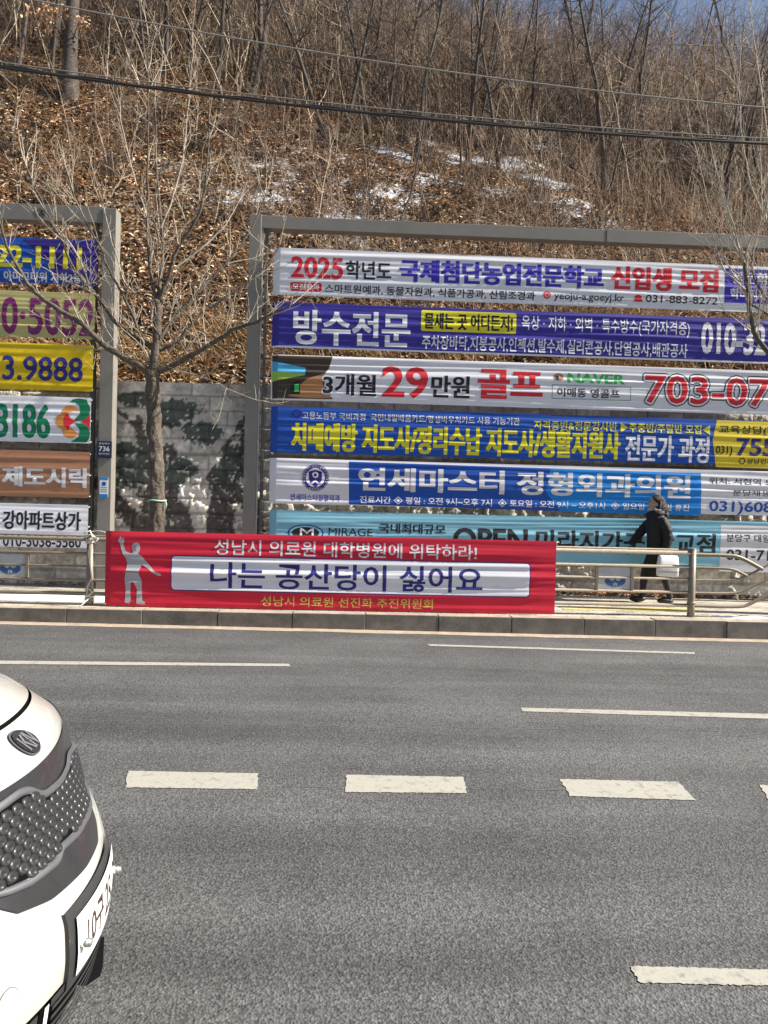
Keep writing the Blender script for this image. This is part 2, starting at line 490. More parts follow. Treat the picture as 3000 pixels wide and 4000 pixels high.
# kerb stones: one run of granite blocks with joints
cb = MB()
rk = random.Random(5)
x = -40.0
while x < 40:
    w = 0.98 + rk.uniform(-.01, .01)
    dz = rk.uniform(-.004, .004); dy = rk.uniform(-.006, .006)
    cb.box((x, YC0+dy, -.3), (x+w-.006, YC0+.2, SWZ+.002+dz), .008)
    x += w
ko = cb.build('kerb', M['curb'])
ko.data.materials.append(M['gutter'])          # sunlight painted on the tops in the pale gutter colour
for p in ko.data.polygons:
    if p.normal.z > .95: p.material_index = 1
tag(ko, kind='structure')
tag(strip('sidewalk', -40, 40, YC0+.2, 12.2, SWZ-.004, M['paving']), kind='structure')
# yellow tactile paving, bottom right stretch
tag(strip('tactile_paving', 3.1, 5.2, 10.3, 10.62, SWZ, M['tactile']), kind='structure')
# old snow left along the sidewalk
def blob_sheet(name, x0, x1, yc, hw, z, m, seed, thick=.03):
    V = []; Fq = []; xs = np.arange(x0, x1, .06); ny = 9
    for x in xs:
        e = min(1, (x-x0)/.5, (x1-x)/.5)
        a = hw*e*(1+.5*mnoise.noise(Vector((x*1.7, seed, 0))))
        c = yc+.15*hw*mnoise.noise(Vector((x*.9, seed+9, 0)))
        for j in range(ny):
            f = -1+2*j/(ny-1)
            V.append((x, c+a*f, z-.006+(thick+.02*mnoise.noise(Vector((x*3, f*2, seed))))*(1-f*f)))
    for i in range(len(xs)-1):
        for j in range(ny-1):
            Fq.append((i*ny+j, (i+1)*ny+j, (i+1)*ny+j+1, i*ny+j+1))
    return mesh_np(name, V, Fq, mat=m, smooth=True)
tag(blob_sheet('snow_patch', -9, -3.05, 10.45, .32, SWZ, M['snow'], 2.2), kind='stuff', label=None)
tag(blob_sheet('snow_patch', 5.1, 7.2, 9.9, .10, SWZ, M['snow'], 5.1, .02), kind='stuff')
tag(blob_sheet('snow_patch', -3.0, -1.5, 10.0, .10, SWZ, M['snow'], 8.1, .02), kind='stuff')

# ------------------------------------------------------------------ hillside
def sstep(a, b, x):
    t = np.clip((x-a)/(b-a), 0, 1); return t*t*(3-2*t)
WALL_Y, WALL_Z = 12.0, 3.62
def hill_z(x, y):
    x = np.asarray(x, float); y = np.asarray(y, float)
    dy = np.maximum(y-12.35, 0)
    s = .80 - .010*np.clip(x, -12, 14)
    z = 3.42 + s*np.minimum(dy, 17) + np.clip(dy-17, 0, 25)*(.76+.004*np.clip(x-6, 0, 14))
    z = z + .35*(vnoise(x*.45, y*.45, 3)-.5)*sstep(0, 2, dy) + .16*(vnoise(x*1.7, y*1.7, 5)-.5) + .9*(vnoise(x*.13, y*.13, 8)-.5)*sstep(2, 8, dy)
    return z
def hill_pt(px, py):
    d = ray(px, py)
    ts = np.linspace(12.6, 60, 1200)/d[1]
    P = CP[None]+d[None]*ts[:, None]
    below = P[:, 2] < hill_z(P[:, 0], P[:, 1])
    if not below.any(): return P[-1]
    return P[np.argmax(below)]
# snow: where the photograph shows it lying between the leaves
SNOW = [(690,690,.7),(800,745,.7),(1010,770,1.0),(1120,700,.9),(1060,640,.85),(1250,610,.95),(950,700,.8),(850,800,.8),(1330,740,.9),(1400,850,1.1),(1450,650,.9),(1520,780,1.05),(1560,600,1.0),(1350,560,.8),(1650,690,1.0),(1620,540,.9),
        (1780,620,1.05),(1880,540,1.1),(1930,640,1.1),(1800,720,.9),(2050,520,1.0),(2080,640,1.1),(2180,720,1.1),(2250,800,1.0),(1820,480,.95),(2330,660,1.0),(2420,640,1.0),(2540,540,1.0),(2580,640,.9),(2700,600,.8),(1450,940,.9),(900,560,.55),(620,860,.6),(2050,480,1.0),(2300,860,1.0),(720,420,.4),(1150,850,.8),(2150,580,1.0),(2600,470,.8),(1960,760,.9),(2850,520,.8)]
SP = np.array([[*hill_pt(a, b)[:2], w] for a, b, w in SNOW])
def snow_at(x, y):
    s = np.zeros_like(x)
    for sx, sy, w in SP:
        s = np.maximum(s, .56*w*np.exp(-(((x-sx)/2.6)**2+((y-sy)/2.0)**2)))
    return s
gx = np.concatenate([np.arange(-60, -14, 1.0), np.arange(-14, 18, .16), np.arange(18, 70, 1.0)])
gy = np.concatenate([np.arange(12.3, 32, .16), np.arange(32, 90, .8)])
GX, GY = np.meshgrid(gx, gy)
GZ = hill_z(GX, GY)
nx_, ny_ = len(gx), len(gy)
ii = np.arange(ny_-1)[:, None]*nx_+np.arange(nx_-1)[None]
FQ = np.stack([ii, ii+1, ii+nx_+1, ii+nx_], -1).reshape(-1, 4)
tag(mesh_np('hill', np.stack([GX, GY, GZ], -1).reshape(-1, 3), FQ, mat=M['hill'], smooth=True, attr={'snow': snow_at(GX, GY)}), kind='structure')

def pick_tints(rs, n, palette, jit=.18):
    p = np.array(palette)
    c = p[rs.integers(0, len(p), n)]
    return np.clip(c*(1+rs.uniform(-jit, jit, (n, 1)))*(1+rs.uniform(-.06, .06, (n, 3))), 0, 1)
LEAFPAL = [(.66,.475,.31),(.55,.385,.245),(.42,.29,.18),(.72,.55,.39),(.30,.195,.12),(.17,.115,.078),(.56,.36,.21),(.44,.34,.25),(.11,.08,.06),(.07,.05,.04)]
def leaves(name, P, size, rs, flat=.45, pal=LEAFPAL, kind='stuff', parent=None):
    n = len(P)
    yaw = rs.uniform(0, 2*pi, n); tx = rs.normal(0, flat, n); ty = rs.normal(0, flat, n)
    s = size*rs.uniform(.6, 1.35, n)
    a = np.stack([np.cos(yaw), np.sin(yaw), tx], -1); a /= np.linalg.norm(a, axis=1, keepdims=True)
    b = np.stack([-np.sin(yaw), np.cos(yaw), ty], -1); b -= a*(a*b).sum(1, keepdims=True); b /= np.linalg.norm(b, axis=1, keepdims=True)
    nn = np.cross(a, b)
    # a leaf: two quads folded along the midrib, pointed at both ends
    q = [(-1,0,0),(-.25,.42,.22),(.45,.36,.2),(1,0,.05),(.45,-.36,.2),(-.25,-.42,.22)]
    V = np.stack([P + a*(u*s/2)[:, None] + b*(v*s/2)[:, None] + nn*(w*s/2)[:, None] for u, v, w in q], 1)
    base = np.arange(n)[:, None]*6
    F = np.concatenate([base+np.array([0, 3, 2, 1]), base+np.array([0, 5, 4, 3])])
    c = np.repeat(pick_tints(rs, n, pal), 6, axis=0)
    o = mesh_np(name, V.reshape(-1, 3), F, mat=M['leaf'], col=c, parent=parent)
    if kind: o['kind'] = kind
    return o
rs = np.random.default_rng(11)
N0 = 300000
LY = 12.4 + 22*rs.random(N0)**1.15
LX = rs.uniform(-1, 1, N0)*(LY*.56+1.5)+.035*LY
keep = rs.random(N0) > np.clip(snow_at(LX, LY)*1.35+(vnoise(LX*2.6, LY*2.6, 21)-.5)*.9, 0, .95)
keep &= rs.random(N0) < .12+1.25*vnoise(LX*.8, LY*.8, 31)-.012*np.maximum(LX, 0)
LX, LY = LX[keep], LY[keep]
LP = np.stack([LX, LY, hill_z(LX, LY)+.02+.05*rs.random(len(LX))], -1)
tag(leaves('fallen_leaves', LP, .155, rs, flat=.55), kind='stuff')
n = 2600
lx = rs.uniform(-8, 9, n); lp = np.stack([lx, 11.96-np.abs(rs.normal(0, .07, n)), SWZ+.01+.05*rs.random(n)], -1)
lp = lp[(lx > 1.5) | (rs.random(n) < .25)]
tag(leaves('drifted_leaves', lp, .07, rs, pal=[(.36,.15,.07),(.42,.20,.09),(.25,.12,.06),(.3,.2,.12)]), kind='stuff')

# ------------------------------------------------------------------ many thin stems at once
class TB:
    """array builder for many thin tapering tubes"""
    def __init__(s): s.V = []; s.F = []; s.C = []; s.n = 0
    def add(s, P, r, n=3, c=None):
        P = np.asarray(P, float); m = len(P)
        r = np.asarray(r, float)
        d = P[-1]-P[0]; L = np.linalg.norm(d); d = d/max(L, 1e-9)
        u = np.array([0, 0, 1.]) if abs(d[2]) < .8 else np.array([1., 0, 0])
        a = np.cross(d, u); a /= np.linalg.norm(a); b = np.cross(d, a)
        an = np.arange(n)*2*pi/n
        ring = np.cos(an)[:, None]*a+np.sin(an)[:, None]*b
        V = P[:, None]+ring[None]*r[:, None, None]
        i = np.arange(m-1)[:, None]*n; j = np.arange(n)[None]; k = (j+1) % n
        F = np.stack([i+j, i+k, i+n+k, i+n+j], -1).reshape(-1, 4)+s.n
        s.V.append(V.reshape(-1, 3)); s.F.append(F); s.n += m*n
        if c is not None: s.C.append(np.tile(c, (m*n, 1)))
    def build(s, name, m, parent=None):
        return mesh_np(name, np.concatenate(s.V), np.concatenate(s.F), mat=m, parent=parent, smooth=True,
                       col=np.concatenate(s.C) if s.C else None)

def wander(p, d, L, segs, wob, rs, up=0.0):
    d = np.array(d, float); d /= np.linalg.norm(d); P = [np.array(p, float)]
    for i in range(segs):
        d = d + rs.normal(0, wob, 3) + np.array([0, 0, up]); d /= np.linalg.norm(d)
        P.append(P[-1]+d*L/segs)
    return np.array(P)

BRUSHPAL = [(.23,.165,.12),(.14,.10,.078),(.32,.235,.17),(.085,.063,.052),(.46,.36,.27),(.26,.155,.095),(.05,.04,.034),(.10,.075,.06)]
tb = TB()
rs = np.random.default_rng(23)
def stem(x, y, h, r, tw, c, lean=.18, twl=.45):
    p = np.array([x, y, float(hill_z(x, y))-.05])
    P = wander(p, (rs.normal(0, lean), rs.normal(0, lean), 1), h, 4, .10, rs, .03)
    tb.add(P, np.linspace(r, r*.35, 5), 3, c)
    for k in range(tw):
        f = rs.uniform(.2, 1)*4; i = min(int(f), 3); q = P[i]+(P[i+1]-P[i])*(f-i)
        d = (rs.normal(0, .8), rs.normal(0, .8), rs.uniform(.2, 1.1))
        tb.add(wander(q, d, h*twl*rs.uniform(.3, 1), 2, .22, rs), np.array([r*.5, r*.35, r*.2]), 3, c)
def tint(): 
    c = np.array(BRUSHPAL[rs.integers(len(BRUSHPAL))])*rs.uniform(.8, 1.2); return c
NB = 11500
for k in range(NB):
    y = 30.5+27*rs.random()**1.15; x = rs.uniform(-1, 1)*(y*.58+1)+.04*y
    if vnoise(x*.35, y*.35, 77) < .45 and y < 35: continue
    if x > 15 and y > 38 and rs.random() < .4: continue
    stem(x, y, rs.uniform(1.2, 6.2), rs.uniform(.008, .028), 6, tint(), .28, .5)
for k in range(4300):
    y = 13.2+18*rs.random(); x = rs.uniform(-1, 1)*(y*.58+1)+.04*y
    if vnoise(x*.5, y*.5, 41) < .55-.024*max(x+1, 0)-.012*max(y-20, 0): continue
    stem(x, y, rs.uniform(.5, 2.4), rs.uniform(.005, .012), 6, tint(), .35)
# arching pale canes and dark poles crossing in front of the thicket
for k in range(330):
    y = 27+12*rs.random(); x = rs.uniform(-1, 1)*(y*.58+1)+.04*y
    p = np.array([x, y, float(hill_z(x, y))-.05]); h = rs.uniform(2.5, 7)
    P = wander(p, (rs.normal(0, .5), rs.normal(0, .2), 1), h, 9, .11, rs, -.01 if k % 3 else .03)
    c = np.array([(.52,.44,.33),(.40,.32,.23),(.09,.07,.06)][k % 3])*rs.uniform(.8, 1.15)
    r = rs.uniform(.014, .032); tb.add(P, np.linspace(r, r*.3, 10), 4, c)
    for m_ in range(7):
        i = rs.integers(3, 9); tb.add(wander(P[i], (rs.normal(0, 1), rs.normal(0, .5), rs.uniform(0, 1)), h*rs.uniform(.1, .3), 3, .2, rs), np.array([r*.45, r*.35, r*.25, r*.15]), 3, c)
# dark shrub bases and tangles at the foot of the saplings
for px, py in [(620,480),(560,560),(440,690),(900,520),(1320,560),(1460,850),(1430,760),(1300,700),(1560,560),(1850,740),(1900,700),(2050,830),(2120,760),(2250,690),(2330,880),(2420,800),(2600,860),(2720,760),(1650,880),(1230,900),(60,620),(200,830),(1750,560),(2000,610),(2500,700),(2150,900),(1000,620),(750,600)]:
    q = hill_pt(px, py)
    for k in range(26):
        c = np.array([(.055,.042,.034),(.08,.06,.047),(.035,.028,.024)][k % 3])
        stem(q[0]+rs.normal(0, .28), q[1]+rs.normal(0, .22), rs.uniform(.25, .9), rs.uniform(.008, .02), 5, c, .6, .7)
    for k in range(4):
        stem(q[0]+rs.normal(0, .15), q[1]+rs.normal(0, .1), rs.uniform(1.2, 3.2), rs.uniform(.01, .022), 7, tint(), .2, .4)
# sticks lying about on the slope
for k in range(420):
    y = 13+18*rs.random(); x = rs.uniform(-1, 1)*(y*.58+1)+.04*y; a = rs.uniform(0, pi); l_ = rs.uniform(.3, 1.6)
    xs_ = x+np.linspace(-.5, .5, 5)*l_*cos(a); ys_ = y+np.linspace(-.5, .5, 5)*l_*sin(a)
    P = np.stack([xs_, ys_, hill_z(xs_, ys_)+.06+rs.uniform(0, .12)], -1); r = rs.uniform(.006, .02)
    tb.add(P, np.linspace(r, r*.4, 5), 4, tint())
# twiggy shrubs along the top of the wall and behind the frames
for k in range(700):
    x = rs.uniform(-8, 10); y = 12.5+2.2*rs.random()
    if vnoise(x*.7, 3.3, 55) < .42: continue
    stem(x, y, rs.uniform(.3, 1.1), rs.uniform(.004, .009), 5, tint(), .5)
tag(tb.build('undergrowth', M['brush']), kind='stuff')
# straw coloured dry grass hanging in bunches, mostly on the right
tb = TB()
STRAW = [(.46,.33,.18),(.38,.26,.13),(.52,.40,.25),(.30,.19,.09)]
for k in range(420):
    if k < 170: x, y = rs.uniform(4.2, 9.5), rs.uniform(12.6, 17)
    elif k < 260: q = hill_pt(rs.uniform(2680, 2900), rs.uniform(600, 900)); x, y = q[0], q[1]
    else: x, y = rs.uniform(-8, 9), rs.uniform(12.45, 15)
    if vnoise(x*.9, y*.9, 91) < .4: continue
    c0 = np.array(STRAW[rs.integers(4)])
    for j in range(26):
        bx, by = x+rs.normal(0, .18), y+rs.normal(0, .14)
        p = np.array([bx, by, float(hill_z(bx, by))])
        h = rs.uniform(.3, .85)
        d = np.array([rs.normal(0, .4), -.25+rs.normal(0, .25), 1.0])
        P = [p]; 
        for s in range(3):
            d = d+np.array([rs.normal(0, .15), -.16, -.55*s*.6]); d /= np.linalg.norm(d); P.append(P[-1]+d*h/3)
        tb.add(P, np.array([.005, .005, .004, .002]), 3, c0*rs.uniform(.75, 1.2))
tag(tb.build('dry_grass', M['brush']), kind='stuff')

# ------------------------------------------------------------------ trees of the wood on the hill
def bare_tree(seed, h, r, nb, spread, fork=None):
    """returns trunk and branch tubes, base at the origin"""
    rs = np.random.default_rng(seed)
    tr, br = TB(), TB()
    P = wander((0, 0, -.2), (rs.normal(0, .08), rs.normal(0, .08), 1), h, 9, .06, rs, .04)
    rr = np.linspace(1, .18, 10)*r; rr[0] *= 1.35
    tr.add(P, rr, 7)
    for k in range(nb):
        f = rs.uniform(.28, .98)*9; i = min(int(f), 8); q = P[i]+(P[i+1]-P[i])*(f-i)
        a = rs.uniform(0, 2*pi); L = h*spread*rs.uniform(.25, .6)*(1.15-f/12)
        d = (cos(a), sin(a), rs.uniform(.4, 1.3))
        B = wander(q, d, L, 5, .16, rs, .07); rb = rr[i]*.42
        br.add(B, np.linspace(rb, rb*.25, 6), 4)
        for m in range(7):
            g = rs.uniform(.2, 1)*5; j = min(int(g), 4); w = B[j]+(B[j+1]-B[j])*(g-j)
            a2 = a+rs.normal(0, .9)
            T = wander(w, (cos(a2), sin(a2), rs.uniform(.1, 1.3)), L*rs.uniform(.2, .5), 3, .22, rs, .05)
            br.add(T, np.linspace(rb*.35, rb*.14, 4), 3)
            for e in range(2):
                a3 = a2+rs.normal(0, .9)
                br.add(wander(T[rs.integers(1, 4)], (cos(a3), sin(a3), rs.uniform(0, 1.2)), L*.18, 2, .25, rs), np.array([rb*.16, rb*.12, rb*.08]), 3)
    return tr, br
GW = 'bare trees of the wood on the hillside'
def place_new(name, label, seed, h, r, nb, spread, loc, m, rot=(0, 0, 0), group=GW):
    t = empty(name, label, 'tree', group, loc)
    tr, br = bare_tree(seed, h, r, nb, spread)
    tr.build('trunk', m, t); br.build('branches', m, t)
    t.rotation_euler = rot
    return t
protos = []
spec = [(1, 6.5, .05, 12, .6, 'hbark2'), (2, 8.5, .085, 16, .5, 'hbark'), (3, 5.2, .04, 12, .65, 'hbark'), (4, 10, .12, 18, .5, 'hbark'), (5, 7.5, .06, 12, .45, 'hbark2'), (6, 4.2, .03, 9, .6, 'hbark2')]
rs = np.random.default_rng(5)
WLABEL = 'bare thin tree among many alike in the brown winter wood on the hillside'
for i, s in enumerate(spec):
    y = 32+rs.random()*10; x = rs.uniform(-1, 1)*y*.5
    t = place_new('bare_tree', WLABEL, s[0], s[1], s[2], s[3], s[4], (x, y, float(hill_z(x, y))), M[s[5]])
    protos.append(t)
def copy_tree(src, loc, rz, sc, label, tilt=(0, 0)):
    c = src.copy(); COL.objects.link(c)
    c.location = loc; c.rotation_euler = (tilt[0], tilt[1], rz); c.scale = (sc, sc, sc)
    c['label'] = label
    for ch in src.children:
        d = ch.copy(); COL.objects.link(d); d.parent = c
    return c
taken = [(p.location.x, p.location.y) for p in protos]
n = 0
while n < 190:
    y = 31+24*rs.random()**1.2; x = rs.uniform(-1, 1)*(y*.57)+.04*y
    if any((x-a)**2+(y-b)**2 < .8 for a, b in taken): continue
    if x > 14 and y > 36 and rs.random() < .6: continue
    taken.append((x, y))
    copy_tree(protos[rs.integers(len(protos))], (x, y, float(hill_z(x, y))), rs.uniform(0, 6.28), rs.uniform(.75, 1.3), WLABEL, (rs.normal(0, .06), rs.normal(0, .06)))
    n += 1
for k in range(60):       # front rank of the wood
    y = 27+5*rs.random(); x = rs.uniform(-1, 1)*(y*.57)+.04*y
    if any((x-a)**2+(y-b)**2 < .5 for a, b in taken): continue
    taken.append((x, y))
    copy_tree(protos[[1, 2, 3, 2, 1][k % 5]], (x, y, float(hill_z(x, y))), rs.uniform(0, 6.28), rs.uniform(.7, 1.15), WLABEL, (rs.normal(0, .05), rs.normal(0, .14)))
# trees one can point at
def foot(px, py):
    q = hill_pt(px, py); return (float(q[0]), float(q[1]), float(hill_z(q[0], q[1])))
l = foot(272, 385)
oak = place_new('oak_tree', 'thickest trunk at top left with a few clumps of pale tan leaves', 31, 14, .29, 16, .4, l, M['hbark'])
print('OAK', l)
rs2 = np.random.default_rng(8)
cl = []
for cx, cz, k, sd in [(-.85, 2.65, 70, .28), (-.3, 2.75, 60, .26), (.5, 2.4, 55, .26), (-.5, 2.2, 40, .25)]:
    cl.append(np.stack([rs2.normal(cx, sd, k), rs2.normal(-.5, .22, k), rs2.normal(cz, sd*.55, k)], -1))
o = leaves('dry_leaf_clump', np.concatenate(cl), .15, rs2, flat=1.0, pal=[(.58,.37,.23),(.50,.30,.17),(.62,.45,.32)], kind=None, parent=oak)
lims = TB()
for cx, cz in [(-.85, 2.65), (-.3, 2.75), (.5, 2.4), (-.5, 2.2)]:
    lims.add(np.array([(0, 0, 1.8), (cx*.5, -.3, cz-.3), (cx, -.5, cz+.1)]), np.array([.035, .025, .012]), 4)
lims.build('limb', M['hbark'], oak)
feat = [
 ('slender_tree', 'dark slender trunk rising left of centre from the snowy slope', 1550, 880, 2, 1.0, (0, .02)),
 ('slender_tree', 'dark thin trunk right of centre standing in the snow patches', 1705, 700, 2, .62, (0, 0)),
 ('slender_tree', 'thin pale sapling standing alone above the middle of the snow', 1665, 590, 5, .6, (0, .04)),
 ('forked_tree', 'dark forked tree on the upper right slope beside the white post', 2470, 480, 3, .62, (.0, .12)),
 ('slender_tree', 'dark trunk leaning right at the upper right before the patch of sky', 2690, 420, 1, 1.0, (0, .42)),
 ('slender_tree', 'dark trunk leaning left at the upper right edge of the wood', 2890, 480, 3, .75, (0, -.28)),
 ('slender_tree', 'yellowish thin trunk leaning left on the right slope below the cables', 2345, 830, 2, 1.1, (0, -.30)),
 ('slender_tree', 'straight thin dark sapling on the sunlit leaf bank at left', 290, 650, 4, .5, (0, -.12)),
 ('slender_tree', 'pair of brown stems with bushy twigs at the centre of the bank', 1440, 760, 5, .9, (0, -.15)),
 ('slender_tree', 'dark straight trunk in the thicket top centre left', 980, 330, 3, 1.0, (0, .03)),
 ('slender_tree', 'dark trunk slanting right in the thicket at top centre', 1570, 260, 1, 1.1, (0, .38)),
 ('slender_tree', 'dark upright trunk in the thicket left of centre near the upper cable', 640, 300, 3, 1.05, (0, .0)),
 ('slender_tree', 'thin crooked sapling on the right slope above the frame corner', 2050, 560, 4, .75, (0, .05)),
 ('slender_tree', 'pale sapling at the far right above the street tree branches', 2950, 640, 4, .9, (0, -.12)),
]
for nm, lb, px, py, pi_, sc, tl in feat:
    l = foot(px, py)
    c = copy_tree(protos[pi_ % 6], l, rs.uniform(0, 6.28), sc, lb, tl)
    c.name = nm; c['group'] = GW

# chain link fence posts and rail high up at the right
fe = empty('hill_fence', 'galvanised fence with a pale post and thin rails high on the right slope', 'fence')
for px, top, bot in [(2598, 165, 440), (2330, 160, 430), (2865, 190, 450)]:
    a = foot(px, bot); m_ = MB(); b_ = at(px, top, a[1])
    m_.tube([(a[0], a[1], a[2]-.3), (a[0], a[1], b_[2])], .035, 6); m_.build('post', M['galv'], fe)
a = foot(2598, 440)
m_ = MB(); m_.tube([at(2100, 152, a[1]), at(2330, 162, a[1]), at(2598, 172, a[1]), at(3150, 195, a[1])], .03, 6); m_.build('rail', M['galv'], fe)
# white sacks lying on the slope
for i, (px, py, w, lb) in enumerate([(2395, 425, .55, 'white crumpled sheet lying on the right slope beneath the thicket'), (2500, 432, .5, 'smaller white heap beside the forked tree on the right slope')]):
    l = foot(px, py); m_ = MB()
    m_.ball(l, (w, .4, .32), 16, 10, fn=lambda v: v+np.array([.12, .12, .1])*np.array(mnoise.noise_vector(Vector(v*3.1)))[:3])
    tag(m_.build('white_sheet', M['tarp'], smooth=False), lb, 'sheet', 'white litter on the slope')

# ------------------------------------------------------------------ stone retaining wall with painted pines
wx = np.arange(-14, 20, .03); wz = np.arange(SWZ-.1, WALL_Z+.001, .03)
WX, WZ = np.meshgrid(wx, wz)
ROW, BL = .247, .62
row = np.floor((WZ-.2)/ROW); off = (row % 2)*BL*.5
bxx = np.floor((WX+off)/BL)
fz = (WZ-.2)/ROW-row; fx = (WX+off)/BL-bxx
joint = (np.minimum(fz, 1-fz)*ROW < .018) | (np.minimum(fx, 1-fx)*BL < .016)
rough = .5*(vnoise(WX*9, WZ*9, 1)-.5)+.4*(vnoise(WX*19+WZ*7, WZ*19-WX*7, 2)-.5)+.25*(vnoise(WX*33, WZ*33, 4)-.5)
smoothrow = (row >= 11)
depth = np.where(joint, .014, -.13*rough*np.where(smoothrow, .22, 1.0))
depth += .012*((bxx*7919+row*104729) % 13)/13
WYY = WALL_Y+depth
tintn = .75+.5*vnoise(WX*4, WZ*4, 9)+.25*(((bxx*31+row*17) % 7)/7-.5)
base = np.stack([.72*tintn, .665*tintn, .585*tintn], -1)
stain = np.clip(vnoise(WX*1.1, WZ*.5, 14)*1.4-.55, 0, 1)[..., None]
base = base*(1-.5*stain)
# mural: pine trunks and needle clumps painted on the stone
def pxw(px, py): q = at(px, py, WALL_Y); return q[0], q[2]
paint = np.zeros(WX.shape); pcol = np.zeros(WX.shape+(3,))
nz = .10*(vnoise(WX*30, WZ*30, 63)-.5)+.11*(vnoise(WX*6, WZ*6, 61)-.5)+.08*(vnoise(WX*15, WZ*15, 62)-.5)
def trunk(path, w0, w1, c):
    pts = [pxw(*p) for p in path]
    for i in range(len(pts)-1):
        (x0, z0), (x1, z1) = pts[i], pts[i+1]
        dx, dz = x1-x0, z1-z0; L2 = dx*dx+dz*dz
        t = np.clip(((WX-x0)*dx+(WZ-z0)*dz)/L2, 0, 1)
        d = np.hypot(WX-x0-t*dx, WZ-z0-t*dz)
        w = (w0+(w1-w0)*(i+t)/(len(pts)-1))
        m_ = d+nz*.45 < w
        paint[m_] = 1; pcol[m_] = c
def clump(px, py, rx, rz, c):
    x, z = pxw(px, py)
    rx /= 231.; rz /= 231.
    m_ = ((WX-x)/rx)**2+((WZ-z)/rz)**2+nz*8 < 1
    paint[m_] = 1; pcol[m_] = c
BR, GR, DG = (.062,.047,.043), (.042,.07,.058), (.028,.045,.042)
trunk([(560,2070),(520,2030),(430,1925),(380,1880)], .17, .10, BR)
trunk([(700,2090),(690,2010),(655,1960),(650,1830),(660,1760)], .24, .13, BR)
trunk([(600,2070),(560,1930),(575,1800),(550,1700),(540,1640)], .11, .07, BR)
trunk([(550,1680),(500,1640),(460,1600)], .05, .03, BR)
trunk([(860,2080),(870,1930),(850,1860)], .24, .18, BR)
trunk([(1000,2090),(990,1980),(900,1900)], .16, .12, BR)
trunk([(880,1760),(920,1690),(960,1640),(990,1590)], .05, .04, BR)
for a in [(530,1560,75,30),(700,1600,80,40),(650,1640,55,35),(790,1690,75,45),(480,1760,50,40),(500,1840,60,55),(560,1800,40,60),(670,1850,60,50),(720,1830,50,40),(940,1790,70,60),(900,1840,60,40),(520,1880,70,30),(960,1700,40,30),(1500,1830,200,14),(2400,1840,200,10)]:
    clump(*a, GR); clump(a[0]+8, a[1]+8, a[2]*.6, a[3]*.55, DG)
speck = vnoise(WX*24, WZ*24, 71)
pm = (paint > 0) & (speck > .10)
base[pm] = base[pm]*.10+pcol[pm]*.9
base[joint] *= .6
nx_, nz_ = len(wx), len(wz)
ii = np.arange(nz_-1)[:, None]*nx_+np.arange(nx_-1)[None]
FQ = np.stack([ii, ii+1, ii+nx_+1, ii+nx_], -1).reshape(-1, 4)
V = np.stack([WX, WYY, WZ], -1).reshape(-1, 3)
nb = len(V)
# the wall's top and back
cap = np.array([(wx[0], WALL_Y+.02, WALL_Z-.01), (wx[-1], WALL_Y+.02, WALL_Z-.01), (wx[-1], WALL_Y+.45, WALL_Z-.01), (wx[0], WALL_Y+.45, WALL_Z-.01), (wx[0], WALL_Y+.45, 0), (wx[-1], WALL_Y+.45, 0)])
V = np.concatenate([V, cap]); FQ = np.concatenate([FQ, np.array([[0, 1, 2, 3], [3, 2, 5, 4]])+nb])
cc = np.concatenate([base.reshape(-1, 3), np.full((6, 3), .22)])
tag(mesh_np('retaining_wall', V, FQ, mat=M['wallm'], col=cc), 'grey split-face stone retaining wall with painted pine trees behind the banners', 'wall')

# ------------------------------------------------------------------ banner frames
YF = 11.6
def X(px, py, Y=YF): return float(at(px, py, Y)[0])
def Z(px, py, Y=YF): return float(at(px, py, Y)[2])
TXT = {}
def text_geo(body, bold, res=3):
    k = (body, bold, res)
    if k in TXT: return TXT[k]
    c = bpy.data.curves.new('lettering', 'FONT')
    c.body = body; c.offset = bold; c.resolution_u = res; c.fill_mode = 'FRONT'
    o = bpy.data.objects.new('lettering', c); COL.objects.link(o)
    dg = bpy.context.evaluated_depsgraph_get()
    me = bpy.data.meshes.new_from_object(o.evaluated_get(dg))
    v = np.array([p.co[:2] for p in me.vertices]); f = [tuple(p.vertices) for p in me.polygons]
    bpy.data.objects.remove(o); bpy.data.curves.remove(c); bpy.data.meshes.remove(me)
    TXT[k] = (v, f); return TXT[k]
def text_box(body, bold, x0, x1, z0, z1, res=3, pad=0.0):
    """glyph outlines scaled so that their ink fills the box; pad grows the box for outline layers"""
    if pad: bold = min(bold, .05)
    v, f = text_geo(body, bold if pad else min(bold, .014), res)
    lo, hi = v.min(0), v.max(0)
    q = (v-lo)/np.maximum(hi-lo, 1e-6)
    return np.stack([x0-pad+q[:, 0]*(x1-x0+2*pad), z0-pad+q[:, 1]*(z1-z0+2*pad)], -1), f

def flat_text(name, body, bold, x0, x1, z0, z1, y, m, parent):
    v, f = text_box(body, bold, x0, x1, z0, z1)
    mb = MB(); mb.add([(a, y, b) for a, b in v], f)
    return mb.build(name, m, parent)

zt = Z(445, 818); zb = Z(975, 892)
lf = empty('banner_stand', 'grey steel banner frame at left with a dark number plate on its post', 'banner frame', 'steel banner frames', (X(450, 2075), YF, SWZ))
def parent_keep(o, p):
    o.parent = p; o.matrix_parent_inverse = Matrix.Translation(-Vector(p.location)); return o
def part(mb, name, m, p, smooth=False): return parent_keep(mb.build(name, m, None, smooth), p)
xl0, xl1 = X(406, 820), X(459, 820)
m_ = MB(); m_.box((xl0, YF-.05, SWZ-.05), (xl1, YF+.17, zt), .008); part(m_, 'post', M['frame'], lf)
m_ = MB(); m_.box((-13, YF-.04, Z(100, 862)), (xl0-.002, YF+.14, Z(300, 807)), .006); part(m_, 'beam', M['frame'], lf)
m_ = MB(); m_.box((xl0-.16, YF-.02, .5), (xl0-.09, YF+.06, Z(300, 862)-.002), .004); part(m_, 'side_rail', M['framedark'], lf)
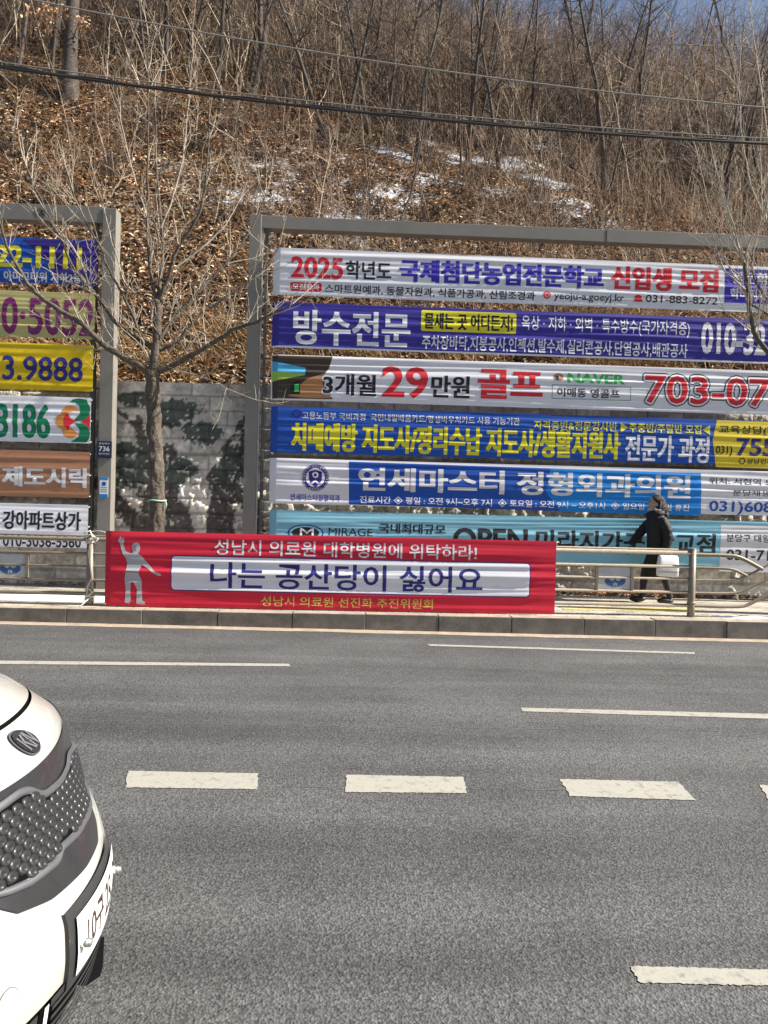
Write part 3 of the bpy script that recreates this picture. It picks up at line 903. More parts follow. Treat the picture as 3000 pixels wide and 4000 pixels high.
m_ = MB(); m_.box((-13, YF-.05, SWZ-.05), (-12.75, YF+.17, zt), .008); part(m_, 'post', M['frame'], lf)
for k in range(9):
    m_ = MB(); z = 1.0+k*.6; m_.box((xl0-.092, YF+.0, z), (xl0-.001, YF+.03, z+.03)); part(m_, 'bracket', M['framedark'], lf)
# number plate and notice on the post
px0, px1 = xl0+.005, xl1-.005
m_ = MB(); m_.box((px0-.02, YF-.075, Z(410, 1790)), (px1+.01, YF-.052, Z(410, 1724)), .005); npz = part(m_, 'number_plate', M['plaque'], lf)
def ftext(body, bold, bx, y, m, p, name='lettering'):
    v, f = text_box(body, bold, *bx); mb = MB(); mb.add([(a, y, b) for a, b in v], f)
    o = mb.build(name, m); o.parent = p; o.matrix_parent_inverse = p.matrix_world.inverted() if False else Matrix.Identity(4)
    o.matrix_parent_inverse = Matrix.Translation(-Vector(lf.location)) if p == lf else Matrix.Identity(4)
    return o
ftext("736", .02, (px0+.015, px1-.02, Z(410, 1764), Z(410, 1744)), YF-.0765, M['whitepaint'], npz)
ftext("분당북부", .0, (px0+.015, px1-.02, Z(410, 1738), Z(410, 1730)), YF-.0765, M['whitepaint'], npz)
ftext("현수막걸이", .0, (px0+.015, px1-.02, Z(410, 1778), Z(410, 1770)), YF-.0765, M['whitepaint'], npz)
m_ = MB(); m_.box((px0+.03, YF-.058, Z(405, 1942)), (px1-.04, YF-.0512, Z(405, 1866))); st = part(m_, 'notice_sticker', M['plate'], lf)
for za, zb_ in [(1866, 1875), (1930, 1942)]:
    m_ = MB(); m_.box((px0+.03, YF-.0595, Z(405, zb_)), (px1-.04, YF-.0581, Z(405, za))); o = m_.build('blue_band', M['c_blue3']); o.parent = st
m_ = MB(); cx_, cz_ = (px0+px1)/2-.005, Z(405, 1890)
m_.add([(cx_+.035*cos(a), YF-.0595, cz_+.035*sin(a)) for a in np.linspace(0, 2*pi, 20)[:-1]], [tuple(range(19))]); o = m_.build('symbol', M['c_blue2']); o.parent = st
for k in range(3):
    m_ = MB(); zz = Z(405, 1903+k*8); m_.box((px0+.045, YF-.0595, zz-.008), (px1-.055, YF-.0581, zz)); o = m_.build('text_line', M['c_blue2']); o.parent = st
# emblem and name on the left beam
yb = YF-.0425
for k, (bx) in enumerate([(215, 232, 829, 852), (258, 282, 830, 856), (300, 322, 832, 858)]):
    v, f = text_box("성남시"[k], .02, X(bx[0], 840), X(bx[1], 840), Z(bx[0], bx[3]), Z(bx[0], bx[2]))
    mb = MB(); mb.add([(a, yb, b) for a, b in v], f); part(mb, 'lettering', M['wire2'], lf)
mb = MB()
ex, ez = X(160, 838), Z(160, 838)
for k in range(5):
    a = k*2*pi/5+.3
    mb.add([(ex+.055*cos(a)+.045*cos(t), yb, ez+.045*sin(a)+.038*sin(t)) for t in np.linspace(0, 2*pi, 13)[:-1]], [tuple(range(12))])
part(mb, 'flower_emblem', M['framedark'], lf)

rf = empty('banner_stand', 'wide grey steel banner frame at right holding six stacked banners', 'banner frame', 'steel banner frames', (X(1000, 2075), YF, SWZ))
xr0, xr1 = X(976, 840), X(1024, 840)
m_ = MB(); m_.box((xr0, YF-.05, SWZ-.05), (xr1, YF+.17, zt), .008); part(m_, 'post', M['frame'], rf)
m_ = MB(); m_.box((xr1+.002, YF-.04, zb), (4.0, YF+.14, zt-.012), .006); part(m_, 'beam', M['frame'], rf)
m_ = MB(); m_.box((4.003, YF-.045, zb-.004), (8.55, YF+.14, zt-.008), .006); part(m_, 'beam', M['frame'], rf)
m_ = MB(); m_.box((8.553, YF-.05, SWZ-.05), (8.8, YF+.17, zt), .008); part(m_, 'post', M['frame'], rf)
m_ = MB(); m_.box((xr1+.06, YF-.01, .5), (xr1+.11, YF+.05, zb-.002), .004); part(m_, 'side_rail', M['framedark'], rf)
m_ = MB(); m_.box((xr1+.004, YF-.03, .5), (xr1+.03, YF+.03, zb-.002), .003); part(m_, 'side_rail', M['galv'], rf)
for k in range(11):
    m_ = MB(); z = .9+k*.5; m_.box((xr1+.032, YF+.0, z), (xr1+.058, YF+.03, z+.03)); part(m_, 'bracket', M['galv'], rf)

# ------------------------------------------------------------------ banners
class Banner:
    def __init__(s, name, label, x0, x1, z0, z1, Y, m, seed, amp=.011, group=None, fold=None, dz=.0165):
        s.x0, s.x1, s.z0, s.z1, s.Y = x0, x1, z0, z1, Y
        s.nz = int(round((z1-z0)/dz)); s.nx = int((x1-x0)/.2)+1
        s.gx = np.linspace(x0, x1, s.nx+1); s.gz = np.linspace(z0, z1, s.nz+1)
        if fold:        # hem at the left end turned back
            s.gx = np.unique(np.concatenate([s.gx, [x0+fold, x0+fold+.02]]))
        AX, AZ = np.meshgrid(s.gx, s.gz, indexing='ij')
        r = np.random.default_rng(seed)
        D = np.zeros_like(AX); h = z1-z0; v = (AZ-z0)/h
        for k in range(7):
            fz = r.uniform(2.0, 7.2); ph = r.uniform(0, 6.28); fx = r.uniform(.15, .9); sl = r.normal(0, .5)
            wgt = .1+.95*vnoise(AX*.75+k*9, AZ*1.5+k, seed)
            w_ = np.sin(2*pi*fz*v+ph+sl*(AX-x0)+.8*np.sin(fx*AX+ph)); D += (.55*w_+.9*(1-np.abs(w_))**1.5-.4)*wgt*1.25/(1+.24*fz)
        D *= amp*(.3+.7*np.sin(pi*np.clip(v, 0, 1))**.5)
        D -= .012*np.sin(pi*v)                       # belly towards the road
        D += .018*(1-v)*0
        e = sstep(0, .35, AX-x0)*sstep(0, .35, x1-AX)
        D = D*(.25+.75*e)
        if fold: D = D+np.where(AX < x0+fold, (x0+fold-AX)*.55, 0)
        s.D = D
        s.root = empty(name, label, 'banner', group, ((x0+x1)/2, Y, z0))
        V = np.stack([AX, Y+D, AZ], -1).reshape(-1, 3)
        nzz = len(s.gz); i = np.arange(len(s.gx)-1)[:, None]*nzz+np.arange(nzz-1)[None]
        Fq = np.stack([i, i+nzz, i+nzz+1, i+1], -1).reshape(-1, 4)
        s.sheet = parent_keep(mesh_np('sheet', V, Fq, mat=m, smooth=True), s.root)
    def disp(s, x, z):
        i = np.clip(np.searchsorted(s.gx, x)-1, 0, len(s.gx)-2); j = np.clip(np.searchsorted(s.gz, z)-1, 0, len(s.gz)-2)
        fx = np.clip((x-s.gx[i])/(s.gx[i+1]-s.gx[i]), 0, 1); fz = np.clip((z-s.gz[j])/(s.gz[j+1]-s.gz[j]), 0, 1)
        return (s.D[i, j]*(1-fx)+s.D[i+1, j]*fx)*(1-fz)+(s.D[i, j+1]*(1-fx)+s.D[i+1, j+1]*fx)*fz
    def lay(s, v, f, m, layer=1, name='lettering', clip=True):
        bm = bmesh.new()
        lay_ = np.broadcast_to(np.asarray(layer, float), (len(v),))
        vs = [bm.verts.new((a, l_*100, b)) for (a, b), l_ in zip(v, lay_)]
        for q in f:
            try: bm.faces.new([vs[i] for i in q])
            except ValueError: pass
        lo, hi = v.min(0), v.max(0)
        for g in s.gz:
            if lo[1] < g < hi[1]: bmesh.ops.bisect_plane(bm, geom=bm.verts[:]+bm.edges[:]+bm.faces[:], plane_co=(0, 0, g), plane_no=(0, 0, 1))
        for g in s.gx:
            if lo[0] < g < hi[0]: bmesh.ops.bisect_plane(bm, geom=bm.verts[:]+bm.edges[:]+bm.faces[:], plane_co=(g, 0, 0), plane_no=(1, 0, 0))
        if clip:
            for co, no in [((s.x0+.002, 0, 0), (-1, 0, 0)), ((s.x1-.002, 0, 0), (1, 0, 0))]:
                bmesh.ops.bisect_plane(bm, geom=bm.verts[:]+bm.edges[:]+bm.faces[:], plane_co=co, plane_no=no, clear_outer=True)
        me = bpy.data.meshes.new(name)
        co = np.array([p.co[:] for p in bm.verts])
        if len(co) == 0: bm.free(); return None
        y = s.Y+s.disp(co[:, 0], co[:, 2])-.0016*co[:, 1]/100
        for p, yy in zip(bm.verts, y): p.co.y = yy
        for p in bm.faces:
            p.smooth = True
            p.normal_update()
            if p.normal.y > 0: p.normal_flip()
        bm.to_mesh(me); bm.free()
        me.materials.append(M[m])
        o = bpy.data.objects.new(name, me); COL.objects.link(o)
        return parent_keep(o, s.root)
    # boxes in picture points: xl, xr, y of top and bottom at the left end
    def box(s, xl, xr, yt, yb):
        return X(xl, (yt+yb)/2, s.Y), X(xr, (yt+yb)/2+(xr-xl)*.034, s.Y), Z(xl, yb, s.Y), Z(xl, yt, s.Y)
    def text(s, body, bx, m, bold=.012, layer=2, pad=0.0, name='lettering', res=3):
        x0, x1, z0, z1 = s.box(*bx)
        if pad:
            v0, f0 = text_box(body, bold, x0, x1, z0, z1, res=res); vs, fs, ls = [], [], []
            for k in range(10):
                a = 2*pi*k/10; vs.append(v0+np.array([pad*cos(a), pad*sin(a)])); fs += [tuple(i+k*len(v0) for i in q) for q in f0]; ls.append(np.full(len(v0), layer+.07*k))
            return s.lay(np.concatenate(vs), fs, m, np.concatenate(ls), name)
        extra = max(bold-.014, 0)*(z1-z0)*1.15 if not pad else 0
        if extra <= 0:
            v, f = text_box(body, bold, x0, x1, z0, z1, res=res, pad=pad)
            return s.lay(v, f, m, layer, name)
        vs, fs, ls = [], [], []; n0 = 0       # heavier strokes: shifted copies, a hair apart in depth
        for k, (ax, az) in enumerate([(-1, -.35), (1, -.35), (-1, .35), (1, .35), (0, 0)]):
            v, f = text_box(body, bold, x0+extra+ax*extra, x1-extra+ax*extra, z0+extra*.35+az*extra, z1-extra*.35+az*extra, res=res)
            vs.append(v); fs += [tuple(i+n0 for i in q) for q in f]; ls.append(np.full(len(v), layer+.13*k)); n0 += len(v)
        return s.lay(np.concatenate(vs), fs, m, np.concatenate(ls), name)
    def rect(s, bx, m, layer=1, r=0.0, name='printed_panel', skew=0.0):
        x0, x1, z0, z1 = s.box(*bx)
        return s.poly(rrect(x0, x1, z0, z1, r, skew), m, layer, name)
    def poly(s, pts, m, layer=1, name='printed_shape'):
        v = np.array(pts); return s.lay(v, [tuple(range(len(v)))], m, layer, name)
    def P(s, *pp): return [(X(a, b, s.Y), Z(a, b, s.Y)) for a, b in pp]
    def ring(s, c, ro, ri, m, layer=2, name='printed_ring', sy=1.0, n=28):
        cx, cz = X(*c, s.Y), Z(*c, s.Y); k = s.Y/FPX
        v = []; f = []
        for i in range(n):
            a = 2*pi*i/n
            v += [(cx+ro*k*cos(a), cz+ro*k*sy*sin(a)), (cx+ri*k*cos(a), cz+ri*k*sy*sin(a))]
        for i in range(n):
            j = (i+1) % n; f.append((2*i, 2*j, 2*j+1, 2*i+1))
        return s.lay(np.array(v), f, m, layer, name)
    def disc(s, c, r, m, layer=2, name='printed_dot', sy=1.0, n=24):
        cx, cz = X(*c, s.Y), Z(*c, s.Y); k = s.Y/FPX
        return s.poly([(cx+r*k*cos(2*pi*i/n), cz+r*k*sy*sin(2*pi*i/n)) for i in range(n)], m, layer, name)
    def ropes(s, xpost, side=-1):
        m_ = MB(); xe = s.x0 if side < 0 else s.x1
        for z in (s.z0+.03, (s.z0+s.z1)/2, s.z1-.03):
            m_.tube([(xe, s.Y+float(s.disp(np.array([xe]), np.array([z]))[0]), z), ((xe+xpost)/2, s.Y+.01, z-.01), (xpost, YF, z+.01)], .006, 5)
        return parent_keep(m_.build('rope', M['rope']), s.root)
def rrect(x0, x1, z0, z1, r, skew=0.0):
    if r <= 0: return [(x0, z0), (x1, z0), (x1+skew, z1), (x0+skew, z1)]
    out = []
    for cx, cz, a0 in [(x1-r, z0+r, -pi/2), (x1-r, z1-r, 0), (x0+r, z1-r, pi/2), (x0+r, z0+r, pi)]:
        for k in range(6): a = a0+k*pi/10; out.append((cx+r*cos(a), cz+r*sin(a)))
    return out

GB = 'advertising banners stretched on the right frame'
YB = YF-.10
XR = 8.3
def right_banner(label, tl, bl, m, seed, amp=.011):
    x0 = (X(*tl, YB)+X(*bl, YB))/2
    b = Banner('banner', label, x0, XR, Z(*bl, YB), Z(*tl, YB), YB, M[m], seed, amp*.94, GB, fold=.10)
    b.ropes(xr1+.085); return b
b = right_banner('white school banner at the top reading 2025 in red with blue title', (1066, 966), (1066, 1151), 'c_white', 1)
b.text("2025", (1137, 1341, 1001, 1085), 'c_redp', .03)
b.text("학년도", (1350, 1529, 1018, 1091), 'c_black', .022)
b.text("국제첨단농업전문학교", (1560, 2358, 1012, 1101), 'c_text_blue', .045)
b.text("신입생 모집", (2386, 2805, 1038, 1130), 'c_redp', .045)
b.rect((1134, 1257, 1102, 1136), 'c_redp', 1, .03)
b.text("모집학과", (1142, 1248, 1107, 1131), 'c_white', .02)
b.text("스마트원예과, 동물자원과, 식품가공과, 산림조경과", (1269, 2090, 1110, 1146), 'c_black', .018)
b.disc((2136, 1153), 15, 'c_redp'); b.ring((2136, 1153), 9, 7, 'c_white', 3)
b.text("yeoju-a.goeyj.kr", (2163, 2437, 1141, 1177), 'c_black', .012)
b.poly(b.P((2476, 1158), (2491, 1152), (2507, 1159), (2504, 1165), (2510, 1180), (2474, 1178), (2480, 1164)), 'c_redp', 2, 'telephone_symbol')
b.text("031-883-8272", (2521, 2802, 1152, 1181), 'c_black', .012)
b.rect((2829, 3200, 1049, 1183), 'c_text_blue', 1, .02)
b.text("전문학사", (2854, 3050, 1062, 1108), 'c_white', .03)
b.text("학비지원", (2850, 2992, 1126, 1169), 'c_white', .03)

b = right_banner('deep blue banner second from the top with large pale lettering and yellow tag', (1063, 1178), (1061, 1355), 'c_blue', 2)
b.rect((1061, 3400, 1349, 1356), 'c_white', 1, name='hem')
b.text("방수전문", (1145, 1603, 1208, 1345), 'c_white', .03)
b.rect((1645, 2016, 1211, 1293), 'c_yellow', 1, .03)
b.text("물새는 곳 어디든지!", (1657, 2003, 1221, 1285), 'c_black', .03)
b.text("옥상 · 지하 · 외벽 · 특수방수(국가자격증)", (2037, 2693, 1232, 1298), 'c_white', .012)
b.text("주차장바닥,지붕공사,인젝션,발수제,실리콘공사,단열공사,배관공사", (1648, 2684, 1309, 1366), 'c_white', .018)
b.text("010-321", (2737, 3020, 1258, 1382), 'c_white', .03)

b = right_banner('white golf banner with a photo at its left end and red figures', (1058, 1384), (1057, 1561), 'c_white', 3, .014)
b.poly(b.P((1062, 1388), (1300, 1394), (1285, 1440), (1262, 1470), (1275, 1520), (1300, 1560), (1062, 1556)), 'c_darkbrown', 1, 'printed_photo')
b.poly(b.P((1062, 1410), (1195, 1437), (1192, 1460), (1062, 1450)), 'c_cyan', 2, 'printed_photo')
b.poly(b.P((1062, 1450), (1192, 1460), (1192, 1466), (1062, 1490)), 'c_lime', 2, 'printed_photo')
b.poly(b.P((1125, 1547), (1200, 1480), (1265, 1460), (1260, 1500), (1296, 1556), (1200, 1556)), 'c_wood', 2, 'printed_photo')
b.poly(b.P((1135, 1500), (1172, 1485), (1172, 1540), (1135, 1540)), 'c_black', 3, 'printed_photo')
b.poly(b.P((1150, 1503), (1168, 1500), (1168, 1530), (1150, 1530)), 'c_green2', 4, 'printed_photo')
b.text("3개월", (1262, 1470, 1459, 1543), 'c_white', .03, 2, .022)
b.text("3개월", (1262, 1470, 1459, 1543), 'c_black', .03, 3)
b.text("29", (1491, 1672, 1430, 1552), 'c_redp', .03)
b.text("만원", (1684, 1835, 1466, 1552), 'c_black', .03)
b.text("골프", (1865, 2120, 1440, 1556), 'c_redp', .045)
b.ring((2181, 1473), 20, 8, 'c_wood', 2, sy=.75); b.disc((2176, 1476), 8, 'c_black', 3)
b.text("NAVER", (2216, 2440, 1457, 1496), 'c_green2', .04)
for r_ in [(2155, 2463, 1502, 1504), (2155, 2463, 1555, 1557), (2155, 2157, 1502, 1557), (2461, 2463, 1510, 1565)]: b.rect(r_, 'c_green', 1, name='printed_line')
b.text("이매동 영골프", (2175, 2419, 1515, 1550), 'c_black', .02)
b.text("703-07", (2517, 3008, 1464, 1575), 'c_black', .014, 1, .045)
b.text("703-07", (2517, 3008, 1464, 1575), 'c_white', .014, 2, .026)
b.text("703-07", (2517, 3008, 1464, 1575), 'c_redp', .014, 3)

b = right_banner('royal blue banner fourth from the top with tall yellow lettering and yellow end', (1056, 1586), (1055, 1766), 'c_blue2', 4)
b.ring((1160, 1616), 17, 11, 'c_violet', 2)
b.text("고용노동부 국비과정  국민내일배움카드/평생바우처카드 사용 가능기관", (1181, 2029, 1607, 1637), 'c_grey', .012)
b.text("자격증반&전문강사반 ▶주중반/주말반 모집◀", (2084, 2772, 1641, 1679), 'c_yellow', .018)
b.text("치매예방 지도사/정리수납 지도사/생활지원사", (1137, 2422, 1648, 1760), 'c_yellow', .04)
b.text("전문가 과정", (2440, 2769, 1697, 1801), 'c_white', .03)
b.poly(b.P((2800, 1641), (3400, 1661), (3400, 1843), (2796, 1824), (2782, 1718)), 'c_ypanel', 1, 'printed_panel')
b.text("교육상담(학원", (2808, 3075, 1660, 1696), 'c_black', .02)
b.text("031)", (2794, 2859, 1741, 1781), 'c_black', .02)
b.text("755-", (2875, 3060, 1712, 1780), 'c_navy', .03)
b.ring((2898, 1801), 13, 9, 'c_black', 2)
b.text("성남인재", (2916, 3018, 1791, 1811), 'c_black', .015)

b = right_banner('white and blue clinic banner fifth from the top with a round navy crest', (1052, 1788), (1050, 1966), 'c_white', 6, .014)
b.poly(b.P((1363, 1803), (2737, 1849), (2737, 2015), (1363, 1970)), 'c_blue2', 1, 'printed_panel')
b.poly(b.P((2150, 1829), (2737, 1850), (2737, 2015), (2190, 1998), (2130, 1920)), 'c_blue3', 2, 'printed_panel')
b.disc((1232, 1866), 53, 'c_navy', 1, 'crest'); b.ring((1232, 1866), 50.5, 49, 'c_white', 2, 'crest'); b.disc((1232, 1866), 37, 'c_white', 2, 'crest')
b.poly(b.P((1206, 1842), (1232, 1836), (1258, 1843), (1257, 1876), (1250, 1888), (1232, 1874), (1214, 1887), (1207, 1874)), 'c_navy', 3, 'crest')
b.disc((1232, 1855), 12, 'c_white', 4, 'crest'); b.disc((1232, 1855), 6, 'c_navy', 5, 'crest')
b.poly(b.P((1232, 1882), (1243, 1894), (1232, 1905), (1220, 1893)), 'c_text_blue', 3, 'crest')
v, f = [], []
for k, ch in enumerate("YONSEI UNIVERSITY"):
    if ch == ' ': continue
    a = radians(200-k*220/16); gv, gf = text_geo(ch, .01, 1)
    gv = (gv-gv.mean(0))*.036; ca, sa = cos(a-pi/2), sin(a-pi/2)
    cx_, cz_ = X(1232, 1866, YB)+.182*cos(a), Z(1232, 1866, YB)+.182*sin(a)
    n0 = len(v); v += [(cx_+p*ca-q*sa, cz_+p*sa+q*ca) for p, q in gv]; f += [tuple(i+n0 for i in g) for g in gf]
b.lay(np.array(v), f, 'c_white', 3, 'crest_lettering')
b.text("연세대학교", (1207, 1257, 1903, 1913), 'c_white', .0, 3, name='crest_lettering')
b.text("연세마스터정형외과", (1134, 1328, 1928, 1953), 'c_text_blue', .015)
b.text("연세마스터 정형외과의원", (1399, 2696, 1823, 1917), 'c_grey', .045, 3)
b.text("진료시간 ◈ 평일 : 오전 9시~오후 7시  ◈ 토요일 : 오전 9시 ~ 오후1시  ◈ 일요일 ,공휴일 휴진", (1405, 2690, 1935, 1967), 'c_white', .018, 3)
b.text("위치: 서현역 5번", (2769, 3040, 1865, 1890), 'c_black', .006)
b.text("분당재생", (2860, 3003, 1913, 1936), 'c_black', .006)
b.text("031)608", (2769, 3015, 1955, 2009), 'c_blue2', .02)

b = right_banner('light blue furniture banner lowest on the right frame partly behind the red banner', (1052, 1991), (1049, 2172), 'c_sky', 17)
b.rect((2812, 3300, 2049, 2232), 'c_grey', 1)
b.disc((1194, 2081), 70, 'c_navy', 1, 'oval_logo', .46); b.disc((1194, 2081), 64, 'c_sky', 2, 'oval_logo', .44); b.disc((1194, 2081), 53, 'c_black', 3, 'oval_logo', .42)
b.text("M", (1172, 1226, 2062, 2098), 'c_white', .0, 4, name='oval_logo')
b.text("MIRAGE", (1284, 1455, 2061, 2091), 'c_black', .0)
b.text("국내최대규모", (1480, 1741, 2043, 2082), 'c_black', .028)
b.text("OPEN", (1769, 2060, 2060, 2150), 'c_black', .03)
b.text("미라지가구 판교점", (2092, 2793, 2068, 2150), 'c_black', .03)
b.text("분당구 대왕", (2835, 3006, 2085, 2116), 'c_black', .012)
b.text("031-719", (2835, 3045, 2145, 2188), 'c_black', .02)

GL = 'advertising banners stretched on the left frame'
XL = -12.4
def left_banner(label, tr, br, m, seed, amp=.006):
    x1 = (X(*tr, YB)+X(*br, YB))/2
    b = Banner('banner', label, XL, x1, Z(*br, YB), Z(*tr, YB), YB, M[m], seed, amp*1.3, GL)
    b.ropes(xl0-.12, 1); return b
def ltext(b, body, bx, m, bold, layer=2): return b.text(body, bx, m, bold, layer)
b = left_banner('blue banner topmost on the left frame with yellow figures', (382, 940), (378, 1116), 'c_blue2', 21)
b.poly(b.P((90, 936), (382, 942), (378, 1112), (250, 1107), (160, 1000)), 'c_violet', 1, 'printed_panel')
b.text("22-1111", (-18, 321, 955, 1042), 'c_yellow', .045)
b.text("아미고타워 지하2층", (15, 320, 1058, 1096), 'c_grey', .035)
b = left_banner('cream yellow banner on the left frame with purple figures', (372, 1147), (370, 1326), 'c_olive', 22)
b.text("0·5052", (8, 372, 1158, 1304), 'c_purple', .02)
b = left_banner('strong yellow banner on the left frame with dark blue figures', (366, 1349), (362, 1530), 'c_yellow2', 23)
b.text("3.9888", (11, 325, 1388, 1484), 'c_navy', .02)
b = left_banner('white banner on the left frame with green figures and an orange and green emblem', (357, 1554), (353, 1733), 'c_white', 24)
b.text("8186", (-22, 198, 1574, 1708), 'c_green', .03)
def arc(c, r, a0, a1, n=12): return [(c[0]+r*cos(radians(a0+(a1-a0)*i/n)), c[1]-r*sin(radians(a0+(a1-a0)*i/n))) for i in range(n+1)]
b.poly(b.P(*(arc((275, 1618), 34, 20, 180)+arc((262, 1645), 42, 150, 215)+arc((278, 1678), 34, 180, 330)+[(285, 1676), (270, 1665), (258, 1640), (268, 1612), (290, 1606)])), 'c_orange', 2, 'emblem')
b.poly(b.P(*([(275, 1570), (285, 1560), (310, 1556), (340, 1562)]+arc((310, 1602), 43, 40, -70)+[(300, 1645), (292, 1640), (315, 1615), (310, 1585), (296, 1572)])), 'c_green', 2, 'emblem')
b.poly(b.P(*([(292, 1652), (320, 1655)]+arc((308, 1695), 44, 60, -40)+[(340, 1728), (275, 1726), (290, 1718), (308, 1705), (312, 1680), (300, 1662)])), 'c_green', 2, 'emblem')
b.poly(b.P((352, 1618), (352, 1680), (340, 1662), (316, 1648), (338, 1634)), 'c_redp', 2, 'emblem')
b.poly(b.P((256, 1620), (268, 1614), (276, 1634), (300, 1646), (276, 1660), (268, 1684), (252, 1662), (250, 1640)), 'c_redp', 3, 'emblem')
b = left_banner('brown banner on the left frame with pale lettering', (352, 1766), (350, 1946), 'c_brown', 25)
b.text("제도시락", (9, 352, 1821, 1898), 'c_grey', .045)
b = left_banner('white banner lowest on the left frame with dark lettering', (346, 1973), (342, 2142), 'c_white', 26)
b.text("강아파트상가", (12, 317, 1993, 2066), 'c_black', .03)
b.text("010-3036-5560", (12, 317, 2087, 2134), 'c_black', .02)

# ------------------------------------------------------------------ guard fence
YG = 9.85
gf = empty('guard_fence', 'brown metal guard fence along the kerb with square emblem panels', 'fence', None, (0, YG, SWZ))
def fpart(mb, name, m, smooth=True): return parent_keep(mb.build(name, m, None, smooth), gf)
def GXp(px, py): return float(at(px, py, YG)[0])
def GZp(px, py): return float(at(px, py, YG)[2])
zr = [GZp(2500, 2156), GZp(2500, 2210), GZp(2500, 2258), GZp(2500, 2310), GZp(2500, 2361)]
rr_ = [.031, .024, .017, .021, .026]
posts = [GXp(352, 2210), GXp(2702, 2280), GXp(352, 2210)-4.15, (GXp(352, 2210)+GXp(2702, 2280))/2-2.6, GXp(2702, 2280)-3.1]
for i, xp in enumerate(posts):
    m_ = MB(); m_.tube([(xp, YG, SWZ-.05), (xp, YG, SWZ+.16), (xp, YG, zr[0]+.05)], [.052, .05, .048], 14)
    m_.ball((xp, YG, zr[0]+.05), (.05, .05, .022), 14, 6)
    p_ = fpart(m_, 'post', M['fence'])
    m_ = MB(); m_.tube([(xp, YG, SWZ+.18), (xp, YG, SWZ+.21)], .056, 14); fpart(m_, 'collar', M['fence'])
xa, xb = posts[2]-4, posts[1]
for z, r_ in zip(zr, rr_):
    m_ = MB(); m_.tube([(xa, YG, z), (xb, YG, z)], r_, 10); fpart(m_, 'rail', M['fence'])
m_ = MB(); m_.tube([(xa, YG+.02, zr[0]+.045), (xb-.2, YG+.02, zr[0]+.045)], .012, 8); fpart(m_, 'rail', M['fence'])
# curved end of the right bay
ends = [
 [(2702, 2166), (2860, 2170), (2890, 2177), (2930, 2197), (2978, 2224)],
 [(2702, 2216), (2840, 2220), (2870, 2226), (2898, 2240), (2918, 2250)],
 [(2702, 2266), (2830, 2268), (2880, 2264), (2920, 2248), (2970, 2224), (3100, 2150)],
 [(2702, 2316), (2840, 2319), (2890, 2314), (2940, 2290), (3000, 2262), (3120, 2200)],
 [(2702, 2366), (2890, 2372), (2920, 2364), (2960, 2342), (3000, 2322), (3130, 2255)]]
for e, r_ in zip(ends, rr_):
    m_ = MB(); pts = [(GXp(*q), YG, GZp(*q)) for q in e]
    P_ = np.array(pts); 
    for _ in range(2):      # smooth the bend
        Q = [P_[0]]
        for i in range(len(P_)-1): Q += [P_[i]*.75+P_[i+1]*.25, P_[i]*.25+P_[i+1]*.75]
        P_ = np.array(Q+[P_[-1]])
    m_.tube(P_, r_*.95, 10); fpart(m_, 'rail', M['fence'])
xe = GXp(3210, 2200); m_ = MB(); m_.tube([(xe, YG, SWZ-.05), (xe, YG, zr[0]+.05)], .05, 14); fpart(m_, 'post', M['fence'])
for z in (zr[0], zr[4]):
    m_ = MB(); m_.tube([(GXp(3110, 2150), YG, z), (xe+4, YG, z)], .026, 10); fpart(m_, 'rail', M['fence'])
def fence_panel(xp0, xp1, ref):
    z0, z1 = zr[3], zr[1]
    for x in (xp0, xp1):
        m_ = MB(); m_.box((x-.022, YG-.02, zr[3]+.018), (x+.022, YG+.02, zr[1]-.02), .004); fpart(m_, 'panel_frame', M['fence'], False)
    m_ = MB(); m_.box((xp0+.024, YG-.006, z0+.024), (xp1-.024, YG+.006, z1-.028)); pl = fpart(m_, 'emblem_panel', M['panel'], False)
    w = xp1-xp0; cx = (xp0+xp1)/2+.01; cz = z0+.125
    y = YG-.0075
    out = []
    for i in range(25):     # boat-like swoosh with a wavy top
        a = pi+pi*i/24; out.append((cx+.30*w*cos(a), y, cz+.02+.085*sin(a)))
    top = [(.30, .02), (.26, .06), (.20, .075), (.15, .03), (.07, .012), (.0, .045), (-.07, .012), (-.15, .03), (-.20, .075), (-.26, .06)]
    for a, c_ in top: out.append((cx+a*w, y, cz+c_))
    m_ = MB(); m_.add(out, [tuple(range(len(out)))]); o = m_.build('emblem', M['c_emb']); o.parent = pl
    m_ = MB()
    for k in (-1, 0, 1): m_.box((cx+k*.022-.005, y-.0022, cz-.055), (cx+k*.022+.005, y-.0004, cz-.012+.01*(k == 0)))
    o = m_.build('emblem_rays', M['panel']); o.parent = pl
fence_panel(GXp(2331, 2260), GXp(2468, 2262), 0)
fence_panel(GXp(-32, 2195), GXp(108, 2195), 0)
# white rope knotted on the left post
m_ = MB(); xp = posts[0]; rr2 = random.Random(4)
for k in range(9):
    a0 = rr2.uniform(0, 6.28); z = zr[0]+rr2.uniform(-.05, .06)
    m_.tube([(xp+.058*cos(a0+t), YG-.0+.058*sin(a0+t), z+.02*sin(2*t+k)) for t in np.linspace(0, 5.2, 12)], .007, 6)
m_.tube([(xp-.03, YG-.06, zr[0]+.04), (xp-.06, YG-.09, zr[0]+.09), (xp+.02, YG-.08, zr[0]+.12), (xp+.05, YG-.07, zr[0]+.03)], .012, 6)
m_.tube([(xp+.03, YG-.06, zr[0]), (xp+.10, YG-.08, zr[0]-.03), (xp+.13, YG-.07, zr[0]+.02), (xp+.07, YG-.06, zr[0]+.03)], .010, 6)
m_.tube([(xp+.02, YG-.062, zr[0]), (xp-.0, YG-.065, zr[0]-.2), (xp+.03, YG-.065, zr[0]-.4), (xp+.045, YG-.062, zr[0]-.52), (xp-.01, YG-.062, zr[0]-.65), (xp-.015, YG-.064, zr[0]-.76)], .007, 6)
